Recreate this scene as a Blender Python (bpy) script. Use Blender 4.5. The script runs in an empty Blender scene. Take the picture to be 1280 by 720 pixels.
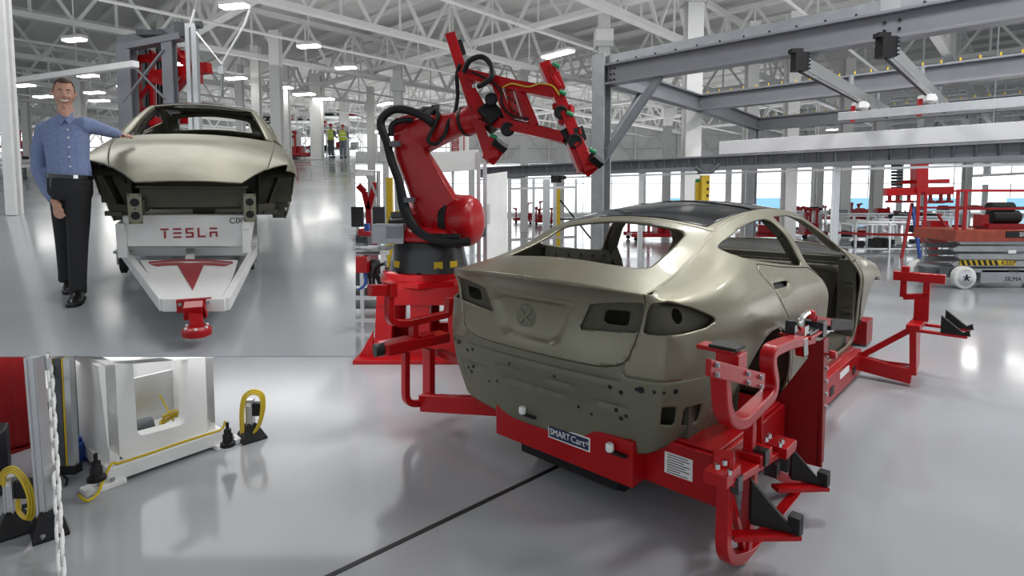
import bpy, math, random
import numpy as np
from mathutils import Vector, Matrix
random.seed(7)
S = bpy.context.scene
COL = S.collection
# ---------------------------------------------------------------- camera
F, PPY, H = 700.0, 293.0, 1.66
PITCH = math.atan(48 / F)
cam_d = bpy.data.cameras.new('camera')
cam_d.sensor_width = 36.0
cam_d.lens = 36.0 * F / 1280
cam_d.shift_y = -(360 - PPY) / 1280
cam_d.clip_end = 300
cam = bpy.data.objects.new('camera', cam_d)
cam.location = (0, 0, H)
cam.rotation_euler = (math.pi / 2 - PITCH, 0, 0)
COL.objects.link(cam)
S.camera = cam
# ---------------------------------------------------------------- world, exposure
S.view_settings.view_transform = 'Standard'
S.view_settings.look = 'None'
S.view_settings.gamma = 1
S.view_settings.use_curve_mapping = False
S.view_settings.exposure = 0.0
W = bpy.data.worlds.new('world')
S.world = W
W.use_nodes = True
bg = W.node_tree.nodes['Background']
bg.inputs[0].default_value = (0.90, 0.95, 1.0, 1)
bg.inputs[1].default_value = 1.05
S.cycles.max_bounces = 6
S.cycles.diffuse_bounces = 3
S.cycles.glossy_bounces = 4


def area(name, loc, size, power, rot=(0, 0, 0), col=(1, 1, 1)):
    l = bpy.data.lights.new(name, 'AREA')
    l.shape = 'RECTANGLE'
    l.size, l.size_y = size
    l.energy = power
    l.color = col
    o = bpy.data.objects.new(name, l)
    o.location = loc
    o.rotation_euler = rot
    COL.objects.link(o)
    return o


# daylight of the hall's tall windows to the right, and of the rows of lamps overhead
area('right_window_light', (16, 9, 4.2), (16, 4), 480, (0, math.radians(82), math.radians(20)))
for lx, ly in ((3.2, 4.6), (6.4, 5.0), (3.0, 8.6), (6.6, 9.0), (9.2, 6.4), (5.2, 2.4)):
    area('roof_light', (lx, ly, 6.3), (1.3, .45), 135, (0, 0, .75))
area('roof_light', (-5, 7.5, 6.3), (6, 3), 190, (0, 0, 0))
# added upward fill without fixtures, brightening the white roof, trusses and far wall
area('roof_fill', (2, 14, 6.2), (26, 16), 420, (math.pi, 0, 0))
area('roof_fill', (-2, 36, 5.6), (40, 12), 900, (math.pi, 0, 0))


# ---------------------------------------------------------------- measuring
def ray(px, py):
    u, v = (px - 640) / F, (PPY - py) / F
    return Vector((u, math.cos(PITCH) + v * math.sin(PITCH), -math.sin(PITCH) + v * math.cos(PITCH)))


O = Vector((0, 0, H))


def at(px, py, Y):
    r = ray(px, py)
    return O + r * (Y / r.y)


def on_z(px, py, z=0.0):
    r = ray(px, py)
    return O + r * ((z - H) / r.z)


DECK0, DECKS = H - 1.32, math.tan(math.atan(128 / F) - math.atan(48 / F))


def deck_z(Y):
    return DECK0 + DECKS * Y


def on_deck(px, py, h=0.0):
    r = ray(px, py)
    return O + r * ((DECK0 + h - H) / (r.z - DECKS * r.y))


def at_x(px, py, X):
    r = ray(px, py)
    return O + r * (X / r.x)


def ppm(Y):          # pixels per metre at depth Y
    return F / Y


# ---------------------------------------------------------------- mesh building
class MB:
    def __init__(self):
        self.v, self.f = [], []

    def add(self, vs, fs):
        n = len(self.v)
        self.v += [tuple(p) for p in vs]
        self.f += [tuple(i + n for i in q) for q in fs]
        return self

    def box(self, c, s, R=None):
        hx, hy, hz = s[0] / 2, s[1] / 2, s[2] / 2
        vs = [Vector((x, y, z)) for x in (-hx, hx) for y in (-hy, hy) for z in (-hz, hz)]
        if R is not None:
            vs = [R @ p for p in vs]
        c = Vector(c)
        return self.add([p + c for p in vs], [(0, 1, 3, 2), (4, 6, 7, 5), (0, 4, 5, 1), (2, 3, 7, 6), (0, 2, 6, 4), (1, 5, 7, 3)])

    def bar(self, p0, p1, w, h, up=(0, 0, 1)):
        p0, p1 = Vector(p0), Vector(p1)
        d = (p1 - p0)
        L = d.length
        if L < 1e-6:
            return self
        d /= L
        up = Vector(up)
        s = d.cross(up)
        if s.length < 1e-4:
            s = d.cross(Vector((0, 1, 0)))
        s.normalize()
        u = s.cross(d)
        R = Matrix((d, s, u)).transposed()
        return self.box((p0 + p1) / 2, (L, w, h), R)

    def ibeam(self, p0, p1, w, h, t=0.03, up=(0, 0, 1)):
        p0, p1 = Vector(p0), Vector(p1)
        d = (p1 - p0).normalized()
        s = d.cross(Vector(up)).normalized()
        u = s.cross(d)
        self.bar(p0 + u * (h / 2 - t / 2), p1 + u * (h / 2 - t / 2), w, t, up)
        self.bar(p0 - u * (h / 2 - t / 2), p1 - u * (h / 2 - t / 2), w, t, up)
        return self.bar(p0, p1, t, h - 2 * t, up)

    def tube(self, pts, r, n=8, closed=False, caps=True):
        pts = [Vector(p) for p in pts]
        m = len(pts)
        rs = r if isinstance(r, (list, tuple)) else [r] * m
        prev = None
        vs, fs = [], []
        for i, p in enumerate(pts):
            if closed:
                t = pts[(i + 1) % m] - pts[i - 1]
            else:
                t = pts[min(i + 1, m - 1)] - pts[max(i - 1, 0)]
            t.normalize()
            if prev is None:
                a = Vector((0, 0, 1)) if abs(t.z) < .9 else Vector((1, 0, 0))
                s = t.cross(a).normalized()
            else:
                s = prev - t * prev.dot(t)
                if s.length < 1e-6:
                    s = t.cross(Vector((0, 0, 1)))
                s.normalize()
            prev = s
            b = t.cross(s)
            for k in range(n):
                a = 2 * math.pi * k / n
                vs.append(p + (s * math.cos(a) + b * math.sin(a)) * rs[i])
        for i in range(m if closed else m - 1):
            j = (i + 1) % m
            for k in range(n):
                l = (k + 1) % n
                fs.append((i * n + k, i * n + l, j * n + l, j * n + k))
        if caps and not closed:
            fs.append(tuple(range(n - 1, -1, -1)))
            fs.append(tuple((m - 1) * n + k for k in range(n)))
        return self.add(vs, fs)

    def cyl(self, p0, p1, r, n=16, r1=None):
        return self.tube([p0, p1], [r, r if r1 is None else r1], n)

    def lathe(self, c, axis, prof, n=24):
        """prof: list of (r, h) along axis from c"""
        axis = Vector(axis).normalized()
        a = Vector((0, 0, 1)) if abs(axis.z) < .9 else Vector((1, 0, 0))
        s = axis.cross(a).normalized()
        b = axis.cross(s)
        c = Vector(c)
        vs, fs = [], []
        for r, h in prof:
            for k in range(n):
                t = 2 * math.pi * k / n
                vs.append(c + axis * h + (s * math.cos(t) + b * math.sin(t)) * r)
        for i in range(len(prof) - 1):
            for k in range(n):
                l = (k + 1) % n
                fs.append((i * n + k, i * n + l, (i + 1) * n + l, (i + 1) * n + k))
        fs.append(tuple(range(n - 1, -1, -1)))
        fs.append(tuple((len(prof) - 1) * n + k for k in range(n)))
        return self.add(vs, fs)

    def plate(self, poly, d, holes=None):
        """planar polygon (3D points) extruded by vector d"""
        poly = [Vector(p) for p in poly]
        d = Vector(d)
        n = len(poly)
        vs = poly + [p + d for p in poly]
        fs = [tuple(range(n - 1, -1, -1)), tuple(range(n, 2 * n))]
        fs += [(i, (i + 1) % n, n + (i + 1) % n, n + i) for i in range(n)]
        return self.add(vs, fs)

    def frame(self, outer, inner, d):
        """ring between two polygons with the same count, extruded by d"""
        o = [Vector(p) for p in outer]
        q = [Vector(p) for p in inner]
        d = Vector(d)
        n = len(o)
        vs = o + q + [p + d for p in o] + [p + d for p in q]
        fs = []
        for i in range(n):
            j = (i + 1) % n
            fs += [(i, n + i, n + j, j), (2 * n + i, 2 * n + j, 3 * n + j, 3 * n + i), (i, j, 2 * n + j, 2 * n + i), (n + i, 3 * n + i, 3 * n + j, n + j)]
        return self.add(vs, fs)

    def build(self, name, mat, parent=None, bevel=0, smooth=None, kind=None, label=None):
        me = bpy.data.meshes.new(name)
        me.from_pydata(self.v, [], self.f)
        me.update()
        return link(name, me, mat, parent, bevel, smooth, kind, label)


def link(name, me, mat, parent=None, bevel=0, smooth=None, kind=None, label=None):
    for m in (mat if isinstance(mat, (list, tuple)) else [mat]):
        me.materials.append(m)
    o = bpy.data.objects.new(name, me)
    COL.objects.link(o)
    if smooth is not None:
        me.polygons.foreach_set('use_smooth', [True] * len(me.polygons))
        me.set_sharp_from_angle(angle=math.radians(smooth))
    if bevel:
        b = o.modifiers.new('bevel', 'BEVEL')
        b.width = bevel
        b.segments = 2
        b.limit_method = 'ANGLE'
        b.angle_limit = math.radians(40)
    if parent is not None:
        adopt(o, parent)
    if kind:
        o['kind'] = kind
    if label:
        o['label'] = label
    return o


def world_of(o):
    M = o.matrix_basis.copy()
    if o.parent:
        M = world_of(o.parent) @ o.matrix_parent_inverse @ M
    return M


def adopt(o, parent):
    o.parent = parent
    o.matrix_parent_inverse = world_of(parent).inverted()


def thing(name, label, cat, loc, group=None):
    o = bpy.data.objects.new(name, None)
    o.empty_display_size = .1
    o.location = loc
    COL.objects.link(o)
    return tag(o, label, cat, group)


def tag(o, label, cat, group=None, kind=None):
    o['label'] = label
    o['category'] = cat
    if group:
        o['group'] = group
    if kind:
        o['kind'] = kind
    return o


def split_pieces(o, gap=.004):
    """pieces of one mesh that do not touch become objects of their own, beside it in the tree"""
    me = o.data
    n = len(me.vertices)
    if n > 6000 or n < 9:
        return
    par = list(range(n))

    def find(a):
        while par[a] != a:
            par[a] = par[par[a]]
            a = par[a]
        return a
    for e in me.edges:
        a, c = find(e.vertices[0]), find(e.vertices[1])
        if a != c:
            par[a] = c
    isl = {}
    for i in range(n):
        isl.setdefault(find(i), []).append(i)
    if len(isl) < 2 or len(isl) > 60:
        return
    co = np.empty(n * 3)
    me.vertices.foreach_get('co', co)
    co = co.reshape(n, 3)
    groups = [[set(v), co[v].min(0), co[v].max(0)] for v in isl.values()]
    changed = True
    while changed:
        changed = False
        for i in range(len(groups)):
            for j in range(i + 1, len(groups)):
                if np.all(groups[i][1] <= groups[j][2] + gap) and np.all(groups[j][1] <= groups[i][2] + gap):
                    groups[i] = [groups[i][0] | groups[j][0], np.minimum(groups[i][1], groups[j][1]), np.maximum(groups[i][2], groups[j][2])]
                    del groups[j]
                    changed = True
                    break
            if changed:
                break
    if len(groups) < 2:
        return
    polys = [tuple(p.vertices) for p in me.polygons]
    sm = [p.use_smooth for p in me.polygons]
    new = []
    for s_, _, _ in groups:
        idx = sorted(s_)
        mp = {v: k for k, v in enumerate(idx)}
        pf = [(q, f) for q, f in zip(polys, sm) if q[0] in s_]
        m2 = bpy.data.meshes.new(o.name.split('.')[0])
        m2.from_pydata([tuple(co[v]) for v in idx], [], [tuple(mp[v] for v in q) for q, f in pf])
        m2.polygons.foreach_set('use_smooth', [f for q, f in pf])
        if any(sm):
            m2.set_sharp_from_angle(angle=math.radians(40))
        for mt in me.materials:
            m2.materials.append(mt)
        new.append(m2)
    o.data = new[0]
    for m2 in new[1:]:
        c = o.copy()
        c.data = m2
        COL.objects.link(c)


def split_all():
    for o in list(COL.objects):
        if o.type == 'MESH' and o.parent is not None and o.get('kind') is None and o.data.users == 1:
            p = o
            while p.parent:
                p = p.parent
            if p.get('kind') != 'structure' and p.get('category') != 'person':
                split_pieces(o)


def kids(o):
    return [c for c in COL.objects if c.parent == o]


def copy_tree(o, parent=None):
    c = o.copy()
    COL.objects.link(c)
    if parent is not None:
        c.parent = parent
    for ch in kids(o):
        copy_tree(ch, c)
    return c


def arc(c, r, a0, a1, n, ux, uy):
    c, ux, uy = Vector(c), Vector(ux), Vector(uy)
    return [c + ux * (r * math.cos(a0 + (a1 - a0) * i / n)) + uy * (r * math.sin(a0 + (a1 - a0) * i / n)) for i in range(n + 1)]


def rounded(pts, r, n=5):
    """polyline with its inner corners rounded"""
    pts = [Vector(p) for p in pts]
    out = [pts[0]]
    for i in range(1, len(pts) - 1):
        a, b, c = pts[i - 1], pts[i], pts[i + 1]
        d1, d2 = (a - b), (c - b)
        k = min(r, d1.length * .48, d2.length * .48)
        p, q = b + d1.normalized() * k, b + d2.normalized() * k
        for j in range(n + 1):
            t = j / n
            out.append(p * (1 - t) ** 2 + b * 2 * t * (1 - t) + q * t * t)
    out.append(pts[-1])
    return out


def spline(pts, n=6, closed=False):
    pts = [Vector(p) for p in pts]
    m = len(pts)
    out = []
    for i in range(m if closed else m - 1):
        g = (lambda k: pts[k % m]) if closed else (lambda k: pts[max(0, min(m - 1, k))])
        a, b, c, d = g(i - 1), g(i), g(i + 1), g(i + 2)
        for j in range(n):
            t = j / n
            out.append(.5 * ((2 * b) + (c - a) * t + (2 * a - 5 * b + 4 * c - d) * t * t + (3 * b - a - 3 * c + d) * t ** 3))
    if not closed:
        out.append(pts[-1])
    return out


# ---------------------------------------------------------------- materials
def mat(name, col, rough=.5, metal=0, noise=0, nscale=8, bump=0, bscale=40, coat=0, emit=0, col2=None, rnoise=0, stretch=None, spec=None):
    m = bpy.data.materials.new(name)
    m.use_nodes = True
    nt = m.node_tree
    b = nt.nodes['Principled BSDF']
    b.inputs['Base Color'].default_value = (*col, 1)
    b.inputs['Roughness'].default_value = rough
    b.inputs['Metallic'].default_value = metal
    if spec is not None:
        b.inputs['Specular IOR Level'].default_value = spec
    if coat:
        b.inputs['Coat Weight'].default_value = coat
        b.inputs['Coat Roughness'].default_value = .08
    if emit:
        b.inputs['Emission Color'].default_value = (*col, 1)
        b.inputs['Emission Strength'].default_value = emit
    if noise or bump or rnoise:
        tc = nt.nodes.new('ShaderNodeTexCoord')
        src = tc.outputs['Object']
        if stretch:
            mp = nt.nodes.new('ShaderNodeMapping')
            mp.inputs['Scale'].default_value = stretch
            nt.links.new(src, mp.inputs[0])
            src = mp.outputs[0]
        nz = nt.nodes.new('ShaderNodeTexNoise')
        nz.inputs['Scale'].default_value = nscale
        nz.inputs['Detail'].default_value = 4
        nt.links.new(src, nz.inputs['Vector'])
    if noise:
        c2 = col2 or tuple(c * (1 - noise) for c in col)
        mx = nt.nodes.new('ShaderNodeMix')
        mx.data_type = 'RGBA'
        mx.inputs[6].default_value = (*col, 1)
        mx.inputs[7].default_value = (*c2, 1)
        mr = nt.nodes.new('ShaderNodeMapRange')
        mr.inputs[1].default_value = .35
        mr.inputs[2].default_value = .65
        nt.links.new(nz.outputs[0], mr.inputs[0])
        nt.links.new(mr.outputs[0], mx.inputs[0])
        nt.links.new(mx.outputs[2], b.inputs['Base Color'])
    if rnoise:
        mr = nt.nodes.new('ShaderNodeMapRange')
        mr.inputs[1].default_value = .3
        mr.inputs[2].default_value = .7
        mr.inputs[3].default_value = rough - rnoise
        mr.inputs[4].default_value = rough + rnoise
        nt.links.new(nz.outputs[0], mr.inputs[0])
        nt.links.new(mr.outputs[0], b.inputs['Roughness'])
    if bump:
        n2 = nt.nodes.new('ShaderNodeTexNoise')
        n2.inputs['Scale'].default_value = bscale
        nt.links.new(src, n2.inputs['Vector'])
        bp = nt.nodes.new('ShaderNodeBump')
        bp.inputs['Strength'].default_value = bump
        bp.inputs['Distance'].default_value = .01
        nt.links.new(n2.outputs[0], bp.inputs['Height'])
        nt.links.new(bp.outputs[0], b.inputs['Normal'])
    return m


M = dict(
    floor=mat('floor_epoxy', (.365, .376, .395), .14, noise=.07, nscale=.6, bump=.05, bscale=1.2, rnoise=.06),
    deckfloor=mat('deck_epoxy', (.46, .485, .51), .14, noise=.07, nscale=.7, bump=.05, bscale=1.2, rnoise=.06),
    white=mat('white_paint', (.82, .82, .80), .45, noise=.05, nscale=5),
    roofwhite=mat('roof_white', (.74, .74, .72), .7, noise=.08, nscale=2),
    trusswhite=mat('truss_white', (.82, .82, .80), .55, noise=.06, nscale=3),
    galv=mat('galvanised_steel', (.36, .375, .39), .42, .55, noise=.15, nscale=6),
    bluegrey=mat('blue_grey_steel', (.21, .215, .235), .45, .1, noise=.08, nscale=4),
    darkgrey=mat('dark_grey_steel', (.10, .11, .12), .5, .2, noise=.2, nscale=6),
    alu=mat('aluminium', (.62, .63, .64), .32, .85, noise=.06, nscale=12),
    red=mat('red_paint', (.40, .004, .007), .30, noise=.12, nscale=5, coat=.12, spec=.3),
    darkred=mat('dark_red_paint', (.24, .006, .008), .4, noise=.15, nscale=5, spec=.3),
    black=mat('black_rubber', (.010, .010, .011), .5, noise=.2, nscale=9, spec=.3),
    blackgloss=mat('black_plastic', (.02, .02, .022), .25),
    chrome=mat('chrome', (.75, .75, .75), .15, 1),
    yellow=mat('yellow_paint', (.62, .42, .02), .4, noise=.1, nscale=8),
    cable=mat('yellow_cable', (.58, .42, .02), .45),
    green=mat('green_plastic', (.02, .30, .12), .4),
    blue=mat('blue_plastic', (.03, .10, .42), .5),
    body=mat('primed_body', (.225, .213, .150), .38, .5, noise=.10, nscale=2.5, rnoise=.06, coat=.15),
    bodyshade=mat('primed_inner_shade', (.075, .07, .048), .55, .2, noise=.2, nscale=5),  # primed colour darkened to stand for shade inside the shell and recesses
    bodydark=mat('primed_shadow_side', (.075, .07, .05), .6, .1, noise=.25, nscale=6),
    bodylow=mat('primed_lower_panel', (.175, .173, .120), .5, .3, noise=.12, nscale=5),
    glass=mat('dark_roof_glass', (.006, .007, .009), .12, 0, spec=.25),
    lamp=mat('lamp_diffuser', (1, .98, .94), .5, emit=14),
    skin=mat('skin', (.58, .31, .22), .5, noise=.12, nscale=14),
    shirt=mat('blue_shirt', (.23, .29, .49), .8, noise=.2, nscale=60, bump=.25, bscale=16),
    trousers=mat('black_trousers', (.012, .012, .014), .75, bump=.3, bscale=14),
    shoe=mat('black_leather', (.012, .011, .011), .25),
    hair=mat('brown_hair', (.07, .038, .02), .6, noise=.3, nscale=40),
    inkred=mat('red_ink', (.33, .012, .022), .45),
    inkblack=mat('black_ink', (.015, .015, .017), .5),
    inkblue=mat('navy_ink', (.012, .02, .07), .4),
    label=mat('label_white', (.80, .80, .78), .45),
    hivis=mat('high_visibility_yellow', (.55, .68, .03), .7),
    skyblue=mat('blue_glazing', (.35, .72, .95), .25, emit=.75),
    daylight=mat('bright_frosted_window', (.93, .97, 1.0), .4, emit=1.9),
    panelgrey=mat('panel_grey', (.60, .60, .61), .5, noise=.05, nscale=3),
    brick=mat('worn_red_guard', (.36, .06, .03), .5, noise=.3, nscale=9),
)

# ================================================================ large structure
HA = math.radians(43)
DA = Vector((math.sin(HA), math.cos(HA), 0))            # hall axis going away to the right
DB = Vector((-math.cos(HA), math.sin(HA), 0))           # hall axis going away to the left
b = MB()
b.add([(-70, -12, 0), (70, -12, 0), (70, 75, 0), (-70, 75, 0)], [(0, 1, 2, 3)])
b.build('floor', M['floor'], kind='structure')
# the raised ramp floor on the left, cut along its right-hand edge
YF = on_deck(200, 445).y
YB = 40.0
e0, e1 = on_deck(444.6, 445), on_deck(444.6, 205)
k = (e1 - e0) / (e1.y - e0.y)
eb = e0 + k * (YB - e0.y)
lf, lb = Vector((-9, YF, deck_z(YF))), Vector((-60, YB, deck_z(YB)))
b = MB()
b.plate([lf, e0, eb, lb], (0, 0, -.006))
b.build('ramp_floor', M['deckfloor'], kind='structure')
b = MB()
for Y in np.arange(YF + 2.4, YB, 3.0):
    xe = e0.x + k.x * (Y - e0.y)
    b.bar((xe - .1, Y, deck_z(Y) - .06), (xe - 14, Y, deck_z(Y) - .06), .10, .10)
b.build('ramp_beam', M['white'], kind='structure')
# joint line set in the floor
p0, p1 = on_z(410, 721), on_z(712, 576)
p1 = p0 + (p1 - p0) * 1.6
b = MB()
b.bar(p0 + (p0 - p1) * .3 + Vector((0, 0, .001)), p1 + Vector((0, 0, .001)), .028, .004)
b.build('floor_guide_strip', M['black'], kind='structure')
# ceiling deck with ribs
ZR = 8.6
b = MB()
b.add([(-70, -12, ZR), (70, -12, ZR), (70, 75, ZR), (-70, 75, ZR)], [(3, 2, 1, 0)])
b.build('ceiling', M['roofwhite'], kind='structure')
P0 = on_z(590, 66, 6.6)


def inview(p, q, m=3.0):
    for t in (0, .25, .5, .75, 1):
        r = p.lerp(q, t)
        if r.y > 1 and abs(r.x) < r.y * 1.0 + m:
            return True
    return False


def truss(o, d, L0, L1, zt, zb, step=2.0):
    b = MB()
    n = int((L1 - L0) / step)
    for i in range(n):
        p, q = o + d * (L0 + i * step), o + d * (L0 + (i + 1) * step)
        if not inview(p, q):
            continue
        for z, w, h in ((zb, .26, .16), (zt, .22, .14)):
            b.bar((p.x, p.y, z), (q.x, q.y, z), w, h)
        m_ = (p + q) / 2
        b.bar((p.x, p.y, zb), (m_.x, m_.y, zt), .09, .09)
        b.bar((m_.x, m_.y, zt), (q.x, q.y, zb), .09, .09)
        b.bar((m_.x, m_.y, zb), (m_.x, m_.y, zt), .06, .06)
    if b.v:
        b.build('roof_beam', M['trusswhite'], kind='structure')


for i in range(-7, 9):
    truss(P0 + DB * (6.0 * i), DA, -30, 66, 8.2, 6.6)
for i in range(-5, 10):
    truss(P0 + DA * (7.0 * i), DB, -36, 60, 8.3, 6.9)
b = MB()
for i in range(-24, 36):                                   # light joists under the deck
    o = P0 + DA * (1.75 * i + .6)
    for j in range(-9, 15):
        p, q = o + DB * (j * 4.0), o + DB * (j * 4.0 + 4.0)
        if inview(p, q) and p.y < 45:
            b.bar((p.x, p.y, 8.42), (q.x, q.y, 8.42), .07, .16)
b.build('roof_joist', M['trusswhite'], kind='structure')
b = MB()
for i in range(-8, 10):                                    # sprinkler and cable pipes
    o = P0 + DB * (6.0 * i + 2.1)
    for j in range(-8, 16):
        p, q = o + DA * (j * 4.0), o + DA * (j * 4.0 + 4.0)
        if inview(p, q) and p.y < 45:
            b.tube([(p.x, p.y, 6.35), (q.x, q.y, 6.35)], .045, 6)
b.build('ceiling_pipe', M['trusswhite'], kind='structure')
# hall columns
for px, py, Y, w in ((752, 262, 17, .34), (862, 262, 13.2, .36), (935, 262, 19, .36), (985, 262, 18, .36), (1052, 292, 24, .42), (1093, 292, 27, .42), (1021, 290, 34, .4), (1150, 290, 36, .4), (1205, 290, 36, .4),
                      (700, 300, 30, .4), (655, 300, 26, .35), (832, 280, 32, .4), (500, 300, 24, .35), (466, 300, 30, .35)):
    b = MB()
    p = at(px, py, Y)
    b.ibeam((p.x, p.y, 0), (p.x, p.y, 7.4), w, w, .05, (0, 1, 0))
    b.box((p.x, p.y, 6.3), (w * 1.5, w * 1.5, .5))
    b.build('column', M['white'], kind='structure')
# far wall with its tall windows
YW = 46.0
b = MB()
zw0, zw1 = .25, 4.3
b.box((0, YW + .1, (zw1 + ZR) / 2), (140, .2, ZR - zw1))
b.box((0, YW + .1, zw0 / 2), (140, .2, zw0))
b.build('wall_far', M['white'], kind='structure')
b = MB()
for z in (4.5, 5.6, 6.7, 7.8):
    b.box((0, YW - .08, z), (130, .16, .10))
for x in np.arange(-60, 61, 3.5):
    b.box((x, YW - .12, 6.5), (.16, .2, 4.2))
    b.bar((x, YW - .1, 4.5), (x + 1.75, YW - .1, 6.7), .08, .08)
    b.bar((x + 1.75, YW - .1, 6.7), (x + 3.5, YW - .1, 4.5), .08, .08)
b.build('wall_far_girt', M['trusswhite'], kind='structure')
for i in range(-6, 8):
    xc = i * 7.0
    w = thing('window_%d' % (i + 7), 'tall bright window in the far wall', 'window', (xc, YW, zw0))
    del w['category'], w['label']
    w['kind'] = 'structure'
    b = MB()
    b.box((xc - 3.3, YW + .05, (zw0 + zw1) / 2), (.5, .25, zw1 - zw0))
    for j in range(1, 3):
        b.box((xc - 3.5 + j * 2.33, YW + .05, (zw0 + zw1) / 2), (.07, .12, zw1 - zw0))
    for z in (zw0 + .05, 2.7, zw1 - .05):
        b.box((xc, YW + .05, z), (7, .10, .08))
    b.build('window_frame', M['white'], w)
    b = MB()
    b.box((xc, YW + .06, (zw0 + zw1) / 2), (6.9, .01, zw1 - zw0))
    b.build('pane', M['daylight'], w)
    if i < 0:                                   # upper lights over the ramp's end
        b = MB()
        b.box((xc, YW - .02, 6.05), (6.6, .05, 1.5))
        b.build('upper_pane', M['daylight'], w)
        b = MB()
        for j in range(-2, 3):
            b.box((xc + j * 1.65, YW - .05, 6.05), (.10, .08, 1.6))
        b.build('upper_frame', M['white'], w)
    if i >= 2:
        b = MB()
        b.box((xc + .3, YW - .05, .95), (3.6, .05, 1.1))
        b.build('lower_panel', M['skyblue'], w)
# ---- ceiling lamps
LAMPS = [(697, 68, 6.2, 1.25), (482, 130, 6.2, 1.2), (650, 181, 6.2, 1.6), (1012, 181, 6.2, 1.6), (293, 8, 5.5, .62), (93, 50, 5.6, .62), (386, 58, 5.6, .62), (432, 85, 5.8, .7), (295, 98, 6.0, .8), (110, 95, 6.0, .8),
         (30, 107, 6.0, .9), (118, 116, 6.1, .9), (55, 121, 6.2, 1), (124, 126, 6.2, 1), (380, 118, 6.2, 1), (405, 124, 6.2, 1), (225, 80, 6.0, .7), (160, 108, 6.1, .9), (352, 110, 6.1, .9), (540, 170, 6.3, 1.4), (790, 175, 6.3, 1.3),
         (470, 165, 6.3, 1.3), (612, 190, 6.3, 1.6), (1045, 162, 6.3, 1.3), (965, 150, 6.3, 1.2)]
LAMPLAB = {(697, 68): 'large bright ceiling lamp between the gripper and the steel post', (482, 130): 'ceiling lamp just above the elbow hose of the red robot', (293, 8): 'largest ceiling lamp above the ramp, at the top of the picture',
           (93, 50): 'ceiling lamp above the head of the person in the blue shirt', (386, 58): 'ceiling lamp above the ramp, right of the V-shaped hanger rod', (432, 85): 'ceiling lamp above the helmeted people, near the ramp edge',
           (650, 181): 'ceiling lamp seen under the suction frame of the robot', (1012, 181): 'ceiling lamp seen just above the white conveyor panel'}
ORD = 'first second third fourth fifth sixth seventh eighth ninth tenth eleventh twelfth thirteenth fourteenth fifteenth'.split()
for side in (0, 1):
    rest = sorted(q[:2] for q in LAMPS if (q[0] > 445) == bool(side) and q[:2] not in LAMPLAB)
    for q, w_ in zip(rest, ORD):
        LAMPLAB[q] = w_ + (' of the faint distant lamps behind robot and gantry, counted from the left' if side else ' of the small distant lamps above the ramp, counted from the left')
ld = None
for px, py, z, ln in LAMPS:
    p = on_z(px, py, z)
    if ld is None or True:
        t = thing('ceiling_light', LAMPLAB.get((px, py), 'small distant fluorescent lamp in the rows above the ramp' if px < 445 else 'faint distant fluorescent lamp high behind the robot and gantry'), 'ceiling light', p, 'lamps under the roof')
        d = (DB * .9 + DA * .1) if px > 445 else Vector((1, -.25, 0))
        d.normalize()
        b = MB()
        b.bar(p - d * ln / 2 + Vector((0, 0, .06)), p + d * ln / 2 + Vector((0, 0, .06)), .34 * min(1, ln), .08)
        b.bar(p + Vector((0, 0, .08)), Vector((p.x, p.y, 6.62 if z < 6.5 else 7)), .02, .02)
        b.build('housing', M['white'], t)
        b = MB()
        b.bar(p - d * (ln / 2 - .02), p + d * (ln / 2 - .02), .30 * min(1, ln), .05)
        b.build('diffuser', M['lamp'], t)
# fill lights added under the ramp, without fixtures, to brighten the floor below
for Y, x in ((4.6, -2.2), (7.6, -3.2)):
    area('under_ramp_fill', (x, Y, deck_z(Y) - .10), (2.6, 2.4), 30, (math.atan(DECKS), 0, 0))

# ================================================================ the bare car body (built once, copied)
def cr(P, q):
    """Catmull-Rom through rows of P (n x k) at parameters q"""
    P = np.asarray(P, float)
    n = len(P)
    i = np.clip(np.floor(q).astype(int), 0, n - 2)
    t = (q - i)[:, None]
    t = t.reshape(t.shape[0], *([1] * (P.ndim - 1)))
    a, b, c, d = P[np.maximum(i - 1, 0)], P[i], P[i + 1], P[np.minimum(i + 2, n - 1)]
    return .5 * (2 * b + (c - a) * t + (2 * a - 5 * b + 4 * c - d) * t ** 2 + (3 * b - a - 3 * c + d) * t ** 3)


RW = [  # columns round the tail, from the middle to the corner
    [(-.84, 0, .16), (-.875, 0, .40), (-.92, 0, .60), (-.90, 0, .80), (-.905, 0, .93), (-.93, 0, 1.00), (-.985, 0, 1.06)],
    [(-.835, .32, .165), (-.868, .32, .40), (-.908, .32, .60), (-.888, .32, .80), (-.893, .32, .93), (-.917, .32, 1.00), (-.965, .32, 1.053)],
    [(-.79, .64, .19), (-.83, .68, .40), (-.85, .70, .6), (-.835, .70, .80), (-.84, .695, .93), (-.855, .695, .99), (-.875, .69, 1.028)],
    [(-.71, .75, .24), (-.75, .79, .41), (-.765, .815, .6), (-.745, .825, .81), (-.745, .81, .945), (-.745, .775, 1.0), (-.745, .695, 1.043)],
    [(-.52, .82, .26), (-.53, .87, .42), (-.53, .90, .61), (-.50, .905, .83), (-.49, .865, .965), (-.475, .785, 1.045), (-.46, .67, 1.092)],
]
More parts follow.
